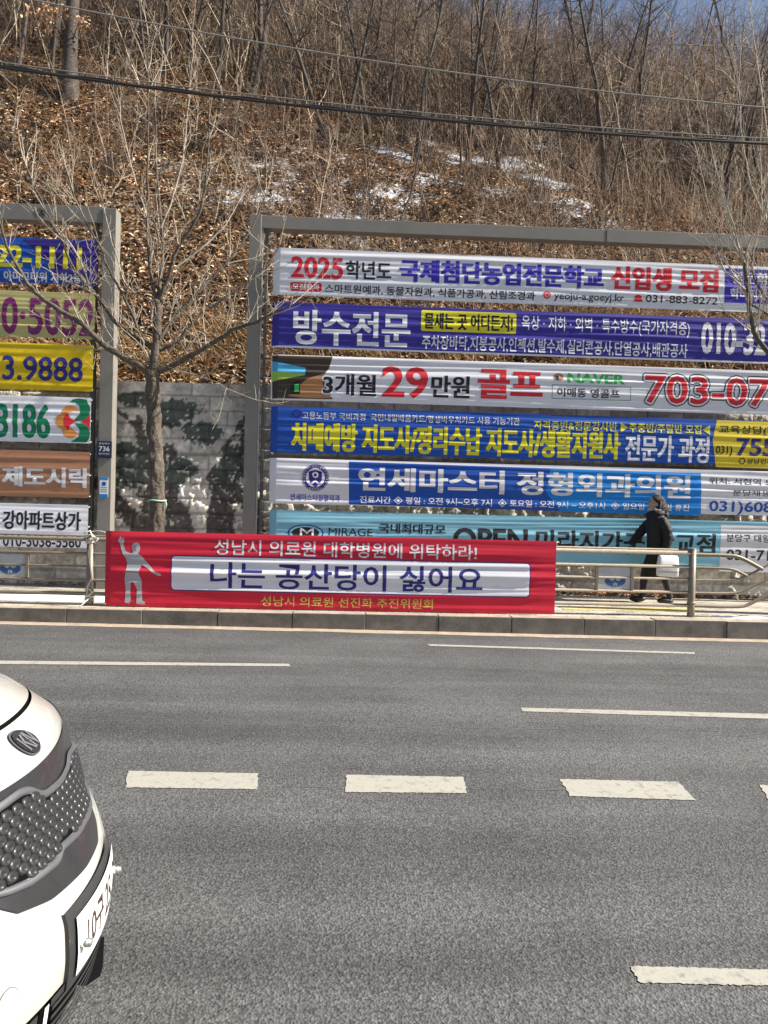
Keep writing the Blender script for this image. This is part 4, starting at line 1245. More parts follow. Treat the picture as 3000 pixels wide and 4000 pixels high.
for k in range(6):
    a0 = rr2.uniform(0, 6.28); z = SWZ+rr2.uniform(.06, .22)
    m_.tube([(xp+.062*cos(a0+t), YG+.062*sin(a0+t), z+.06*sin(1.5*t+k)*.6) for t in np.linspace(0, 4.6, 12)], .006, 6)
m_.tube([(xp+.02, YG-.07, SWZ+.1), (xp-.05, YG-.16, SWZ+.012), (xp-.3, YG-.18, SWZ+.012), (xp-.45, YG-.12, SWZ+.012)], .007, 6)
tag(m_.build('rope', M['rope'], smooth=True), 'white rope knotted round the fence post left of the red banner', 'rope')

# ------------------------------------------------------------------ red banner on the fence
YR = 9.745
rb = Banner('banner', 'red protest banner tied low along the guard fence with a white text panel', X(408, 2200, YR), X(2170, 2250, YR), Z(500, 2368, YR), Z(1300, 2094, YR), YR, M['c_red'], 33, .015, 'banners tied to the guard fence', fold=.07)
v_ = rb
rb.rect((668, 2070, 2168, 2306), 'c_navy', 1, .05)
rb.rect((672, 2066, 2172, 2302), 'c_white', 2, .045)
rb.text("성남시 의료원 대학병원에 위탁하라!", (838, 1862, 2106, 2166), 'c_grey', .012)
rb.text("나는 공산당이 싫어요", (822, 1884, 2193, 2296), 'c_navy', .018, 3)
rb.text("성남시 의료원 선진화 추진위원회", (1020, 1690, 2327, 2367), 'c_gold', .006)
# grey figure with one arm raised, printed at the left end
fig = [(470,2098),(472,2092),(478,2110),(482,2096),(486,2110),(489,2112),(483,2122),(485,2135),(492,2152),(508,2160),(522,2160),(518,2150),(516,2135),(522,2122),(534,2118),(546,2124),(549,2140),(546,2154),(540,2162),(556,2172),(574,2195),(600,2225),(616,2236),(628,2238),(632,2248),(622,2250),(606,2242),(578,2220),(554,2205),(546,2228),(544,2245),(556,2270),(555,2300),(557,2345),(568,2352),(566,2362),(534,2358),(534,2340),(536,2300),(522,2272),(512,2275),(510,2310),(512,2345),(506,2358),(488,2352),(492,2300),(488,2260),(494,2225),(498,2200),(494,2180),(482,2165),(474,2145),(470,2122),(462,2112),(464,2108)]
rb.poly(rb.P(*fig), 'c_figure', 2, 'printed_figure')
rb.poly(rb.P((519,2132),(533,2130),(533,2152),(521,2152)), 'c_figdark', 3, 'printed_figure')
rb.poly(rb.P((490,2228),(545,2230),(545,2236),(490,2234)), 'c_figdark', 3, 'printed_figure')
m_ = MB()
for xe, zz in [(rb.x0, rb.z1-.02), (rb.x1, rb.z1-.02)]:
    m_.tube([(xe, YR, zz), (xe+(-.08 if xe < 0 else .03), YR+.03, zz+.015), (xe+(-.22 if xe < 0 else .05), YG-.05, zz+.0)], .006, 5)
for xe in (rb.x0+.02, rb.x0+2.0, rb.x0+4, rb.x1-.02):
    m_.tube([(xe, YR-.002, rb.z0+.02), (xe+.01, YR+.05, rb.z0+.05), (xe, YG-.02, zr[4])], .005, 5)
parent_keep(m_.build('rope', M['rope']), rb.root)

# ------------------------------------------------------------------ street trees, overhead cables
rs = np.random.default_rng(77)
def grow(tb, P, r, lvl, ymean):
    """side twigs along a limb"""
    L = np.linalg.norm(np.diff(P, axis=0), axis=1).sum()
    k = int(L*(4.6 if lvl == 0 else 6)) + 1
    for i in range(k):
        f = rs.uniform(.12, .98)*(len(P)-1); j = min(int(f), len(P)-2); q = P[j]+(P[j+1]-P[j])*(f-j)
        t = P[j+1]-P[j]; t /= np.linalg.norm(t)
        d = t*.75 + rs.normal(0, .55, 3)*np.array([1, .6, 1]) + np.array([0, 0, .3])
        l = (rs.uniform(.25, .95) if lvl == 0 else rs.uniform(.1, .38))
        rad = max(.0035, min(r*.4, .010) if lvl == 0 else .0035)
        W = wander(q, d, l, 4, .13, rs, .07)
        tb.add(W, np.linspace(rad, .002, 5), 4)
        if lvl == 0: grow(tb, W, rad, 1, ymean)
def limb(path, r0, r1, Y, spread):
    n = len(path); P = []
    for i, (a, b) in enumerate(path):
        y = Y+spread*i/(n-1); P.append(at(a, b, y))
    P = np.array(P, float)
    for _ in range(2):
        Q = [P[0]]
        for i in range(len(P)-1): Q += [P[i]*.75+P[i+1]*.25, P[i]*.25+P[i+1]*.75]
        P = np.array(Q+[P[-1]])
    P[1:-1] += rs.normal(0, .006, (len(P)-2, 3))
    return P
z4 = lambda *pp: [(a*.6028, 800+b*.6028) for a, b in pp]
YT = 10.75
tree = empty('street_tree', 'bare pollarded street tree with upswept branches between the two frames', 'tree', 'bare street trees', tuple(map(float, (at(609, 2075, YT)[0]+.03, YT, SWZ))))
def tpart(tb, name, m): return parent_keep(tb.build(name, m), tree)
def thick_tube(P, r, n, rough=0.0, seed=0):
    mb = MB(); mb.tube(P, r, n)
    if rough:
        for i, v in enumerate(mb.v):
            j = i//n
            if j < len(P):
                c = P[j]; d = np.array(v)-c
                k = 1+rough*mnoise.noise(Vector((v[0]*22, v[1]*22, v[2]*7+seed)))
                mb.v[i] = tuple(c+d*k)
    return mb
tp = limb([(612, 2330), (611, 2200), (610, 2075), (617, 1900), (607, 1760), (600, 1650), (596, 1550), (595, 1457)], 0, 0, YT, 0)
tp[0][2] = SWZ-.05
big = []
for i in range(len(tp)-1):
    for k in range(4): big.append(tp[i]+(tp[i+1]-tp[i])*k/4)
big.append(tp[-1]); big = np.array(big)
rad = np.linspace(.118, .093, len(big)); rad[:6] *= np.linspace(1.5, 1, 6); rad[-8:] *= np.linspace(1, 1.28, 8)
part_ = thick_tube(big, rad, 28, .24); parent_keep(part_.build('trunk', M['bark'], None, True), tree)
LIMBS = [
 (z4((985,1090),(830,1000),(660,905),(590,820),(500,745),(330,650),(220,560),(130,430),(50,290),(0,120),(-60,-60)), .058, .010, -.5),
 (z4((1000,930),(880,870),(760,780),(620,580),(470,420),(400,230),(280,10),(150,-300)), .040, .008, .3),
 (z4((990,1080),(1010,950),(1020,800),(1020,620)), .072, .055, .0),
 (z4((1015,640),(965,380),(960,100),(955,-200),(965,-600),(960,-1100)), .030, .006, -.2),
 (z4((1025,620),(1055,350),(1045,100),(1015,-200),(1000,-700)), .034, .006, .4),
 (z4((1030,620),(1110,430),(1140,280),(1250,150),(1310,0),(1350,-250),(1355,-700)), .038, .007, -.4),
 (z4((1010,900),(1120,750),(1240,610),(1370,480),(1520,320),(1640,150),(1750,-120)), .034, .007, .5),
 (z4((995,1100),(1200,1000),(1400,880),(1560,780),(1659,765),(1760,700),(1900,640)), .045, .010, -.35),
 (z4((1010,950),(1120,900),(1230,810),(1300,690),(1450,610),(1620,490),(1750,370),(1850,200)), .030, .007, .15),
 (z4((920,860),(830,650),(760,520),(700,420),(640,250),(520,60),(420,-250)), .026, .006, -.25),
 (z4((1010,640),(940,600),(850,560),(790,470),(770,380),(700,150),(640,-150)), .020, .005, .3),
 (z4((620,760),(580,620),(575,520),(500,430),(400,390)), .012, .004, -.1),
 (z4((590,560),(500,300),(330,100),(200,-120)), .016, .005, .2),
 (z4((1110,430),(1250,330),(1400,200),(1500,80),(1600,-150)), .018, .005, .2),
 (z4((1000,1040),(940,960),(925,880),(880,800),(840,760)), .014, .005, -.3),
 (z4((1030,1040),(1120,1060),(1250,1100),(1400,1140),(1480,1200)), .010, .003, -.35),
 (z4((720,960),(640,930),(560,945),(470,920),(420,850),(360,790),(330,740)), .012, .004, -.3),
 (z4((960,100),(880,-150),(800,-420),(760,-760)), .012, .004, .1),
 (z4((1045,150),(1140,-100),(1200,-400),(1230,-800)), .013, .004, .2),
 (z4((640,590),(520,530),(380,470),(250,380)), .012, .004, -.3),
 (z4((1450,860),(1480,760),(1500,650),(1530,560)), .010, .003, -.2),
]
tb2 = TB()
for path, ra, rb_, sp in LIMBS:
    P = limb(path, ra, rb_, YT, sp)
    if ra >= .026:
        q = thick_tube(P, np.linspace(ra, rb_, len(P)), 10, .10); parent_keep(q.build('branch', M['bark'], None, True), tree)
    else: tb2.add(P, np.linspace(ra, rb_, len(P)), 6)
    grow(tb2, P, (ra+rb_)/2, 0, YT)
tpart(tb2, 'twigs', M['twig'])
m_ = MB(); c_ = big[np.argmin(np.abs(big[:, 2]-Z(610, 1958, YT)))]
m_.tube([(c_[0]+.121*cos(a), c_[1]+.121*sin(a), c_[2]+.006*sin(a*2)) for a in np.linspace(0, 2*pi, 25)], .012, 6, False)
m_.tube([(c_[0]+.12, c_[1]-.03, c_[2]), (c_[0]+.15, c_[1]-.06, c_[2]-.05), (c_[0]+.14, c_[1]-.06, c_[2]-.12)], .008, 5)
parent_keep(m_.build('tape_band', M['tie'], None, True), tree)

# right street tree, trunk outside the picture
z6 = lambda *pp: [(2600+a*.2939, 850+b*.2939) for a, b in pp]
YT2 = 10.2
tree = empty('street_tree', 'bare street tree reaching in at the right edge before the banners', 'tree', 'bare street trees', (float(at(3230, 2000, YT2)[0]), YT2, SWZ))
bx = at(3230, 2000, YT2)[0]
big = np.array([(bx, YT2, SWZ-.05), (bx, YT2, .6), (bx+.01, YT2, 1.5), (bx, YT2, 2.4), (bx-.02, YT2, Z(3200, 1560, YT2))])
big = np.concatenate([np.linspace(big[i], big[i+1], 6)[:-1] for i in range(4)]+[big[-1:]])
parent_keep(thick_tube(big, np.linspace(.13, .10, len(big)), 18, .14, 3).build('trunk', M['bark'], None, True), tree)
LIMBS = [
 ([(3205,1570)]+z6((1900,2100),(1600,1950),(1330,1760),(1170,1530),(1130,1300),(1110,1100),(1070,800),(1050,600)), .045, .022, -.2),
 (z6((1050,620),(1000,480),(940,250),(870,0),(760,-300),(600,-900),(520,-1500)), .014, .004, -.2),
 (z6((1060,640),(980,400),(850,100),(760,-100),(740,-700)), .012, .004, .2),
 (z6((1100,1000),(950,860),(800,740),(720,560),(640,260),(600,50),(480,-600),(300,-1300)), .016, .004, -.1),
 (z6((1110,1080),(1000,920),(850,680),(740,420),(700,200),(680,-100),(560,-700)), .013, .004, .2),
 ([(3205,1560)]+z6((1700,1600),(1450,1350),(1200,1200),(1130,1150)), .020, .012, .1),
 ([(3200,1560)]+z6((1600,1500),(1330,1050),(1200,880),(1150,720),(1140,580),(1200,200),(1330,0),(1500,-400)), .022, .005, .2),
 (z6((1060,700),(1080,400),(1180,200),(1270,50),(1290,-300),(1250,-900),(1300,-1900)), .014, .004, -.3),
 (z6((1140,1480),(1050,1400),(980,1300)), .014, .005, -.2),
 (z6((1000,500),(880,300),(720,80),(560,-250)), .008, .003, .0),
 (z6((1160,1500),(1250,1250),(1260,1000),(1200,900)), .010, .004, -.2),
 (z6((1320,20),(1100,-500),(1000,-1100),(980,-1800),(1000,-2500)), .012, .004, .1),
 (z6((1330,20),(1400,-700),(1300,-1500),(1180,-2300),(1100,-2900)), .014, .005, .3),
]
tb2 = TB()
for path, ra, rb_, sp in LIMBS:
    P = limb(path, ra, rb_, YT2, sp)
    if ra >= .02: parent_keep(thick_tube(P, np.linspace(ra, rb_, len(P)), 9, .1, 5).build('branch', M['bark'], None, True), tree)
    else: tb2.add(P, np.linspace(ra, rb_, len(P)), 6)
    grow(tb2, P, (ra+rb_)/2, 0, YT2)
parent_keep(tb2.build('twigs', M['twig']), tree)

def cable(name, label, pts, Y, r, m, extra=0):
    c = np.polyfit([p[0] for p in pts], [p[1] for p in pts], 2)
    P = [at(x, np.polyval(c, x), Y) for x in np.linspace(-900, 3900, 60)]
    m_ = MB(); m_.tube(P, r, 6)
    if extra:
        P2 = [p+np.array([0, 0, .02+.012*sin(i*1.7)]) for i, p in enumerate(P)]
        m_.tube(P2, r*.7, 6)
    return tag(m_.build(name, m, smooth=True), label, 'cable', 'overhead cables')
cable('overhead_cable', 'thin grey cable, the highest of the three across the hillside', [(130, 0), (1000, 163), (2000, 314), (3000, 421)], 9.3, .009, M['wire2'])
cable('overhead_cable', 'thick black bundled cable sagging across the hillside', [(0, 262), (1000, 394), (2000, 494), (3000, 562)], 9.3, .017, M['wire'], 1)
cable('overhead_cable', 'thin pale wire just above the thick black bundled cable', [(0, 243), (1000, 368), (2000, 474), (3000, 540)], 9.3, .007, M['wire2'])

# ------------------------------------------------------------------ woman walking
def skin_mesh(name, nodes, edges, m, parent, sub=2, root=0):
    """one continuous body grown from joints with radii"""
    me = bpy.data.meshes.new(name)
    me.from_pydata([n_[:3] for n_ in nodes], edges, [])
    o = bpy.data.objects.new(name, me); COL.objects.link(o)
    md = o.modifiers.new('skin', 'SKIN')
    for i, n_ in enumerate(nodes):
        sv = me.skin_vertices[0].data[i]
        rr = n_[3]; sv.radius = (rr, rr) if np.isscalar(rr) else rr
        sv.use_root = (i == root)
    md.use_smooth_shade = True
    s2 = o.modifiers.new('sub', 'SUBSURF'); s2.levels = sub; s2.render_levels = sub
    dg = bpy.context.evaluated_depsgraph_get()
    fm = bpy.data.meshes.new_from_object(o.evaluated_get(dg))
    bpy.data.objects.remove(o); bpy.data.meshes.remove(me)
    fm.name = name; fm.materials.clear(); fm.materials.append(m)
    o = bpy.data.objects.new(name, fm); COL.objects.link(o); o.parent = parent
    for p in fm.polygons: p.use_smooth = True
    return o
wp = at(2562, 2357, 11.15)
w = empty('person', 'woman in a long black padded coat walking left with a white bag', 'person', None, (float(wp[0]), 11.15, SWZ))
# local: she faces -x, the camera is towards -y
body = [(0,0,.90,.13),(0,0,1.08,.125),(-.02,0,1.27,.13),(-.03,0,1.38,.075),(-.045,0,1.47,.05),(-.06,0,1.58,.06),
        (.01,-.085,.86,.10),(.07,-.09,.48,.068),(.19,-.09,.11,.045),(.16,-.09,.045,.042),(.04,-.09,.04,.034),
        (-.01,.085,.86,.10),(-.16,.09,.49,.068),(-.19,.09,.10,.045),(-.22,.09,.045,.042),(-.33,.09,.04,.034),
        (-.02,-.18,1.33,.07),(.05,-.24,1.07,.055),(.015,-.245,.86,.040),
        (-.02,.18,1.33,.07),(-.20,.23,1.10,.055),(-.355,.20,.90,.040)]
edges = [(0,1),(1,2),(2,3),(3,4),(4,5),(0,6),(6,7),(7,8),(8,9),(9,10),(0,11),(11,12),(12,13),(13,14),(14,15),(2,16),(16,17),(17,18),(2,19),(19,20),(20,21)]
skin_mesh('body', body, edges, M['trouser'], w)
# coat: rings round the trunk down to the knee, plus sleeves
rings = [(.42,.02,.205,.19),(.55,.015,.195,.18),(.75,.01,.18,.175),(.92,0,.165,.17),(1.05,-.005,.158,.175),(1.18,-.015,.168,.19),(1.29,-.02,.17,.205),(1.37,-.03,.14,.18),(1.43,-.04,.105,.12),(1.47,-.05,.09,.09)]
V = []; Fq = []; nn = 28
for k, (z, cx, rx, ry) in enumerate(rings):
    for j in range(nn):
        a = 2*pi*j/nn
        pf = 1+.035*sin(z*48)*(.4+.6*(z > .5))+.04*mnoise.noise(Vector((cos(a)*2, sin(a)*2, z*4)))
        V.append((cx+rx*pf*cos(a), ry*pf*sin(a), z+.012*sin(3*a)*(k == 0)))
for k in range(len(rings)-1):
    for j in range(nn): Fq.append((k*nn+j, k*nn+(j+1) % nn, (k+1)*nn+(j+1) % nn, (k+1)*nn+j))
# inside of the hem so that it reads as cloth
b0 = len(V)
for j in range(nn): V.append((V[j][0]*.93, V[j][1]*.93, V[j][2]+.06))
for j in range(nn): Fq.append((j, b0+j, b0+(j+1) % nn, (j+1) % nn))
mesh_np('coat', V, Fq, mat=M['coat'], parent=w, smooth=True)
for pts in ([(-.02,-.165,1.35,.075),(.03,-.235,1.2,.082),(.055,-.25,1.06,.075),(.02,-.25,.88,.058)], [(-.02,.165,1.35,.075),(-.12,.225,1.2,.08),(-.215,.235,1.09,.072),(-.345,.205,.925,.056)]):
    m_ = MB(); P = np.array([p[:3] for p in pts]); R_ = np.array([p[3] for p in pts])
    t = np.linspace(0, 3, 22); PP = np.stack([np.interp(t, range(4), P[:, k]) for k in range(3)], -1); RR = np.interp(t, range(4), R_)*(1+.05*np.sin(t*11))
    m_.tube(PP, RR, 14); m_.build('sleeve', M['coat'], w, True)
# padded collar / hood
m_ = MB()
m_.tube([(-.045+.105*cos(a), .105*sin(a), 1.425+.03*cos(a)) for a in np.linspace(0, 2*pi, 25)], [.052+.008*sin(3*a) for a in np.linspace(0, 2*pi, 25)], 10, False)
m_.ball((.085, 0, 1.40), (.075, .12, .09), 14, 9)
m_.ball((-.135, -.0, 1.40), (.05, .09, .06), 12, 8)
m_.build('collar', M['coat'], w, True)
m_ = MB()
m_.tube([(-.06+.082*cos(a), .082*sin(a), 1.492-.018*cos(a)+.006*sin(5*a)) for a in np.linspace(0, 2*pi, 25)], [.028+.006*sin(4*a) for a in np.linspace(0, 2*pi, 25)], 8, False)
m_.build('scarf', M['scarf'], w, True)
# head with face
def headfn(v):
    x, y, z = v-np.array([-.075, 0, 1.585])
    if x < -.02 and abs(y) < .06:
        g = exp(-(y/.013)**2)
        if z < .02: x -= .022*g*exp(-((z+.014)/.020)**2)         # nose
        x += .010*exp(-((abs(y)-.03)/.016)**2)*exp(-((z-.012)/.014)**2)   # eye sockets
        x -= .007*exp(-(y/.022)**2)*exp(-((z+.052)/.010)**2)       # mouth
        x -= .008*exp(-(y/.022)**2)*exp(-((z+.088)/.014)**2)       # chin
    if z < -.03: y *= 1-.35*min(1, (-z-.03)/.08); x += .01*min(1, (-z-.03)/.08)
    return np.array([-.075+x, y, 1.585+z])
m_ = MB(); m_.ball((-.075, 0, 1.585), (.095, .075, .112), 40, 30, headfn)
m_.ball((-.055, -.075, 1.575), (.014, .008, .026), 10, 8); m_.ball((-.055, .075, 1.575), (.014, .008, .026), 10, 8)
m_.build('head', M['skin'], w, True)
for sy in (-1, 1):
    m_ = MB(); m_.ball((-.155, sy*.03, 1.597), (.010, .013, .008), 10, 7); e_ = m_.build('eye', M['c_white'], w, True)
    m_ = MB(); m_.ball((-.163, sy*.03, 1.597), (.004, .006, .006), 8, 6); m_.build('pupil', M['hair'], w, True)
    m_ = MB(); m_.tube([(-.165, sy*.015, 1.615), (-.163, sy*.03, 1.619), (-.15, sy*.045, 1.614)], .004, 5); m_.build('eyebrow', M['hair'], w, True)
m_ = MB(); m_.ball((-.163, 0, 1.533), (.008, .02, .006), 10, 6); m_.build('mouth', M['c_redp'], w, True)
# shoulder-length wavy hair
def hairfn(v):
    n3 = np.array(mnoise.noise_vector(Vector(v*14)))*.018+np.array(mnoise.noise_vector(Vector(v*35)))*.005
    return v+n3
m_ = MB()
m_.ball((-.025, 0, 1.64), (.105, .095, .085), 30, 20, hairfn)
m_.ball((.015, 0, 1.575), (.098, .10, .125), 30, 20, hairfn)
m_.ball((.055, -.04, 1.50), (.085, .07, .095), 24, 16, hairfn)
m_.ball((.055, .04, 1.50), (.085, .07, .095), 24, 16, hairfn)
m_.ball((-.012, -.078, 1.56), (.038, .03, .10), 18, 12, hairfn)
m_.ball((-.012, .078, 1.56), (.038, .03, .10), 18, 12, hairfn)
m_.build('hair', M['hair'], w, True)
# gloved hands with five fingers
def hand(wrist, d, side, curl, name='hand'):
    d = np.array(d, float); d /= np.linalg.norm(d); wv = np.array(side, float); wv -= d*np.dot(wv, d); wv /= np.linalg.norm(wv); nv = np.cross(d, wv)
    wr = np.array(wrist, float); N_ = [(*wr, .026), (*(wr+d*.045), (.034, .02)), (*(wr+d*.085), (.036, .018))]; E_ = [(0, 1), (1, 2)]
    hd = empty.__wrapped__ if False else None
    parts_ = skin_mesh(name, N_, E_, M['glove'], w, 2)
    for k, (o_, ln) in enumerate([(-.027, .062), (-.009, .072), (.009, .068), (.026, .052)]):
        p = wr+d*.08+wv*o_; ch = [(*p, .0095)]; dd = d.copy()
        for s in range(3):
            dd = dd*cos(curl)+nv*sin(curl); dd /= np.linalg.norm(dd); p = p+dd*ln/3*(1.15-.12*s); ch.append((*p, .0092-.001*s))
        q = skin_mesh('finger', ch, [(0, 1), (1, 2), (2, 3)], M['glove'], w, 1); q.parent = parts_
    p = wr+d*.03-wv*.03; ch = [(*p, .012)]; dd = d*.6-wv*.8
    for s in range(2): p = p+dd*.028; ch.append((*p, .0105-.001*s)); dd = dd*.8+d*.35+nv*.3*curl
    q = skin_mesh('thumb', ch, [(0, 1), (1, 2)], M['glove'], w, 1); q.parent = parts_
hand((-.36, .198, .895), (-.38, -.05, -.95), (-.9, 0, .4), .22)
hand((.01, -.245, .86), (-.08, 0, -1), (-1, 0, .1), .75)
for pts in ([(.21,.09),(.16,.04)],[ (-.19,.1),(-.24,.04)]): pass
for (ax, ay) in ((.15, -.09), (-.225, .09)):
    m_ = MB(); m_.ball((ax-.04, ay, .052), (.135, .05, .05), 18, 10, lambda v: np.array([v[0], v[1], max(v[2], .004)])); m_.build('shoe', M['shoe'], w, True)
# white bag hanging from the near hand
bgx, bgy = .035, -.30
bag = empty('bag', 'white square carrier bag hanging from the walking woman\'s hand', 'bag', None, (float(wp[0])+bgx, 11.15+bgy, SWZ+.46))
m_ = MB()
for k, (z, hw, hd_) in enumerate([(0, .165, .055), (.10, .17, .06), (.25, .165, .055), (.36, .145, .035), (.375, .14, .02)]): pass
bm = bmesh.new(); prev = None
prof = [(0, .150, .050), (.012, .162, .058), (.14, .166, .062), (.30, .150, .052), (.325, .143, .03), (.33, .14, .012)]
rings_ = []
for z, hw, hd_ in prof:
    rg = []
    for k in range(24):
        a = 2*pi*k/24; sx = abs(cos(a))**.35*np.sign(cos(a)); sy = abs(sin(a))**.35*np.sign(sin(a))
        rg.append(bm.verts.new((hw*sx+.02*z, hd_*sy+.006*mnoise.noise(Vector((sx*3, sy*3, z*14))), z-.06*(hw*sx)*.4)))
    rings_.append(rg)
for a, c_ in zip(rings_, rings_[1:]):
    for k in range(24): bm.faces.new((a[k], a[(k+1) % 24], c_[(k+1) % 24], c_[k]))
bm.faces.new(rings_[0][::-1]); bm.faces.new(rings_[-1])
me = bpy.data.meshes.new('bag_body'); bm.to_mesh(me); bm.free(); me.materials.append(M['bag'])
for p in me.polygons: p.use_smooth = True
o = bpy.data.objects.new('bag_body', me); COL.objects.link(o); o.parent = bag
m_ = MB()
hx, hz_ = -.03, .33
for sy in (-.012, .012):
    m_.tube([(-.09, sy, .32), (-.06, sy*.6, .36), (-.035, 0, .40), (-.015, 0, .40), (.03, sy*.6, .36), (.07, sy, .32)], .006, 6)
m_.build('handle', M['bag'], bag, True)
m_ = MB(); m_.box((-.166, -.066, .072), (.166, -.0635, .08)); m_.build('band', M['bagline'], bag)

# ------------------------------------------------------------------ white car, nose in from the left
CY = 2.1
CPRO = np.array([(-.83,.17),(-.80,.2),(-.775,.3),(-.76,.42),(-.765,.53),(-.80,.62),(-.855,.71),(-.89,.82),(-.915,.9),(-.94,.96),(-.97,1.0),(-1.035,1.05),(-1.12,1.10),(-1.35,1.155),(-1.8,1.20),(-2.0,1.215)])
CL = np.concatenate([[0], np.cumsum(np.hypot(*np.diff(CPRO, axis=0).T))]); CL -= CL[1]
# smooth the profile
_s = np.linspace(CL[0], CL[-1], 240); _x = np.interp(_s, CL, CPRO[:, 0]); _z = np.interp(_s, CL, CPRO[:, 1])
ker = np.hanning(13); ker /= ker.sum()
_x = np.convolve(np.pad(_x, 6, 'edge'), ker, 'valid'); _z = np.convolve(np.pad(_z, 6, 'edge'), ker, 'valid')
def S(t, s, off=0.0):
    """point on the nose: t across the car, s up the profile, off outward"""
    t = np.asarray(t, float); s = np.asarray(s, float)
    def pos(t, s):
        x = np.interp(s, _s, _x)-.5*t**2-.9*np.maximum(np.abs(t)-.72, 0)**2*4
        z0 = np.interp(s, _s, _z); z = z0-.17*t**2*sstep(.86, 1.05, z0)
        return np.stack([x, CY+t, z], -1)
    p = pos(t, s)
    if np.any(off != 0):
        e = 1e-3; a = pos(t+e, s)-pos(t-e, s); b_ = pos(t, s+e)-pos(t, s-e)
        n_ = np.cross(a, b_); n_ /= np.linalg.norm(n_, axis=-1, keepdims=True)
        n_ *= np.where(n_[..., :1] < 0, -1, 1) if np.all(np.abs(n_[..., 0]) > .02) else np.sign(np.where(n_[..., :1]+n_[..., 2:] == 0, 1, n_[..., :1]+n_[..., 2:]))
        p = p+n_*np.asarray(off)[..., None] if not np.isscalar(off) else p+n_*off
    return p
car = empty('car', 'white car with a scaled black grille nosing in at the lower left', 'car', None, (-2.8, CY, 0))
def cpart(o, p=None):
    o.parent = p or car
    if p is None: o.matrix_parent_inverse = Matrix.Translation(-Vector(car.location))
    return o
def patch(name, tt, lo, hi, m, off, ns=10, p=None):
    tt = np.asarray(tt); f = np.linspace(0, 1, ns)
    lo_ = lo(tt) if callable(lo) else np.full(len(tt), lo); hi_ = hi(tt) if callable(hi) else np.full(len(tt), hi)
    Sg = lo_[:, None]*(1-f)+hi_[:, None]*f; Tg = np.repeat(tt[:, None], ns, 1)
    V = S(Tg, Sg, off); i = np.arange(len(tt)-1)[:, None]*ns+np.arange(ns-1)
    return cpart(mesh_np(name, V.reshape(-1, 3), np.stack([i, i+ns, i+ns+1, i+1], -1).reshape(-1, 4), mat=m, smooth=True), p)
TT = np.linspace(-.93, .93, 94)
GAP = lambda t: .906+.10*np.abs(t)**1.6
WE = lambda t: .752+.05*t**2
patch('underbody', TT, CL[0], 1.70, M['cargap'], -.012, 70)
patch('bumper', TT, .172, lambda t: GAP(t)-.007, M['carwhite'], 0.0, 44)
patch('hood', TT, lambda t: GAP(t)+.007, lambda t: t*0+1.80, M['carwhite'], 0.0, 40)
cv = lambda pts: (lambda t: np.interp(t, [p[0] for p in pts], [p[1] for p in pts]))
strip_top = cv([(-.62,.66),(-.45,.70),(-.25,.715),(-.11,.722),(-.06,.708),(-.02,.675),(.0,.668),(.12,.660),(.21,.668),(.235,.682),(.27,.688),(.36,.672),(.46,.645)])
strip_bot = cv([(-.36,.60),(-.30,.53),(-.255,.512),(-.19,.497),(-.06,.488),(-.035,.494),(-.02,.506),(.0,.505),(.12,.492),(.19,.492),(.215,.488),(.29,.486),(.36,.52),(.46,.60)])
lip = cv([(-.42,.60),(-.33,.53),(-.29,.485),(-.257,.45),(-.141,.418),(.059,.40),(.218,.40),(.30,.44),(.371,.508),(.46,.58)])
TG = np.linspace(-.42, .46, 60)
sur = patch('grille_surround', TG, lip, WE, M['carblack'], .007, 24)
TG2 = np.linspace(-.35, .45, 56)
patch('grille', TG2, strip_bot, lambda t: np.maximum(strip_top(t), strip_bot(t)+.004), M['cargap'], .012, 10)
# scales of the grille
V = []; F4 = []; F3 = []
pt, ps = .043, .0245
rowi = 0
sgrid = np.arange(.49, .72, ps)
for k, s_ in enumerate(sgrid):
    for t_ in np.arange(-.36, .46, pt):
        tt_ = t_+(pt/2 if k % 2 else 0)
        if not (-.345 < tt_ < .44): continue
        if s_ < strip_bot(tt_)+.016 or s_ > strip_top(tt_)-.016: continue
        b0 = len(V); c0 = S(np.array(tt_), np.array(s_), .014)
        nr = 14
        ring_t = np.array([tt_+.0200*abs(cos(2*pi*q/nr))**.6*np.sign(cos(2*pi*q/nr)) for q in range(nr)]); ring_s = np.array([s_+.0165*sin(2*pi*q/nr) for q in range(nr)])
        ro = S(ring_t, ring_s, .013); ri = S(tt_+(ring_t-tt_)*.90, s_+(ring_s-s_)*.90, .0185); ri2 = S(tt_+(ring_t-tt_)*.25, s_-.004+(ring_s-s_)*.30, .0190)
        V += [*ro, *ri, *ri2, S(np.array(tt_), np.array(s_-.004), .0120)]
        for q in range(nr):
            a = (q+1) % nr
            F4 += [(b0+q, b0+a, b0+nr+a, b0+nr+q), (b0+nr+q, b0+nr+a, b0+2*nr+a, b0+2*nr+q)]
            F3.append((b0+2*nr+q, b0+2*nr+a, b0+3*nr))
cpart(mesh_np('grille_scales', V, F4, F3, mat=M['scale'], smooth=False))
for nm, cvf, t0, t1, r_ in [('chrome_strip', strip_top, -.60, .47, .0105), ('chrome_strip', strip_bot, -.36, .40, .0105)]:
    tq = np.linspace(t0, t1, 110); sq = cvf(tq); sq = np.convolve(np.pad(sq, 2, 'edge'), [.15, .2, .3, .2, .15], 'valid')
    up_ = S(tq, sq+.011, .012); lo_ = S(tq, sq-.011, .012); mi = S(tq, sq, .021)
    V = np.concatenate([up_, mi, lo_]); n_ = len(tq); i = np.arange(n_-1)
    cpart(mesh_np(nm, V, np.concatenate([np.stack([i, i+1, i+1+n_, i+n_], -1), np.stack([i+n_, i+1+n_, i+1+2*n_, i+2*n_], -1)]), mat=M['chrome'], smooth=True))
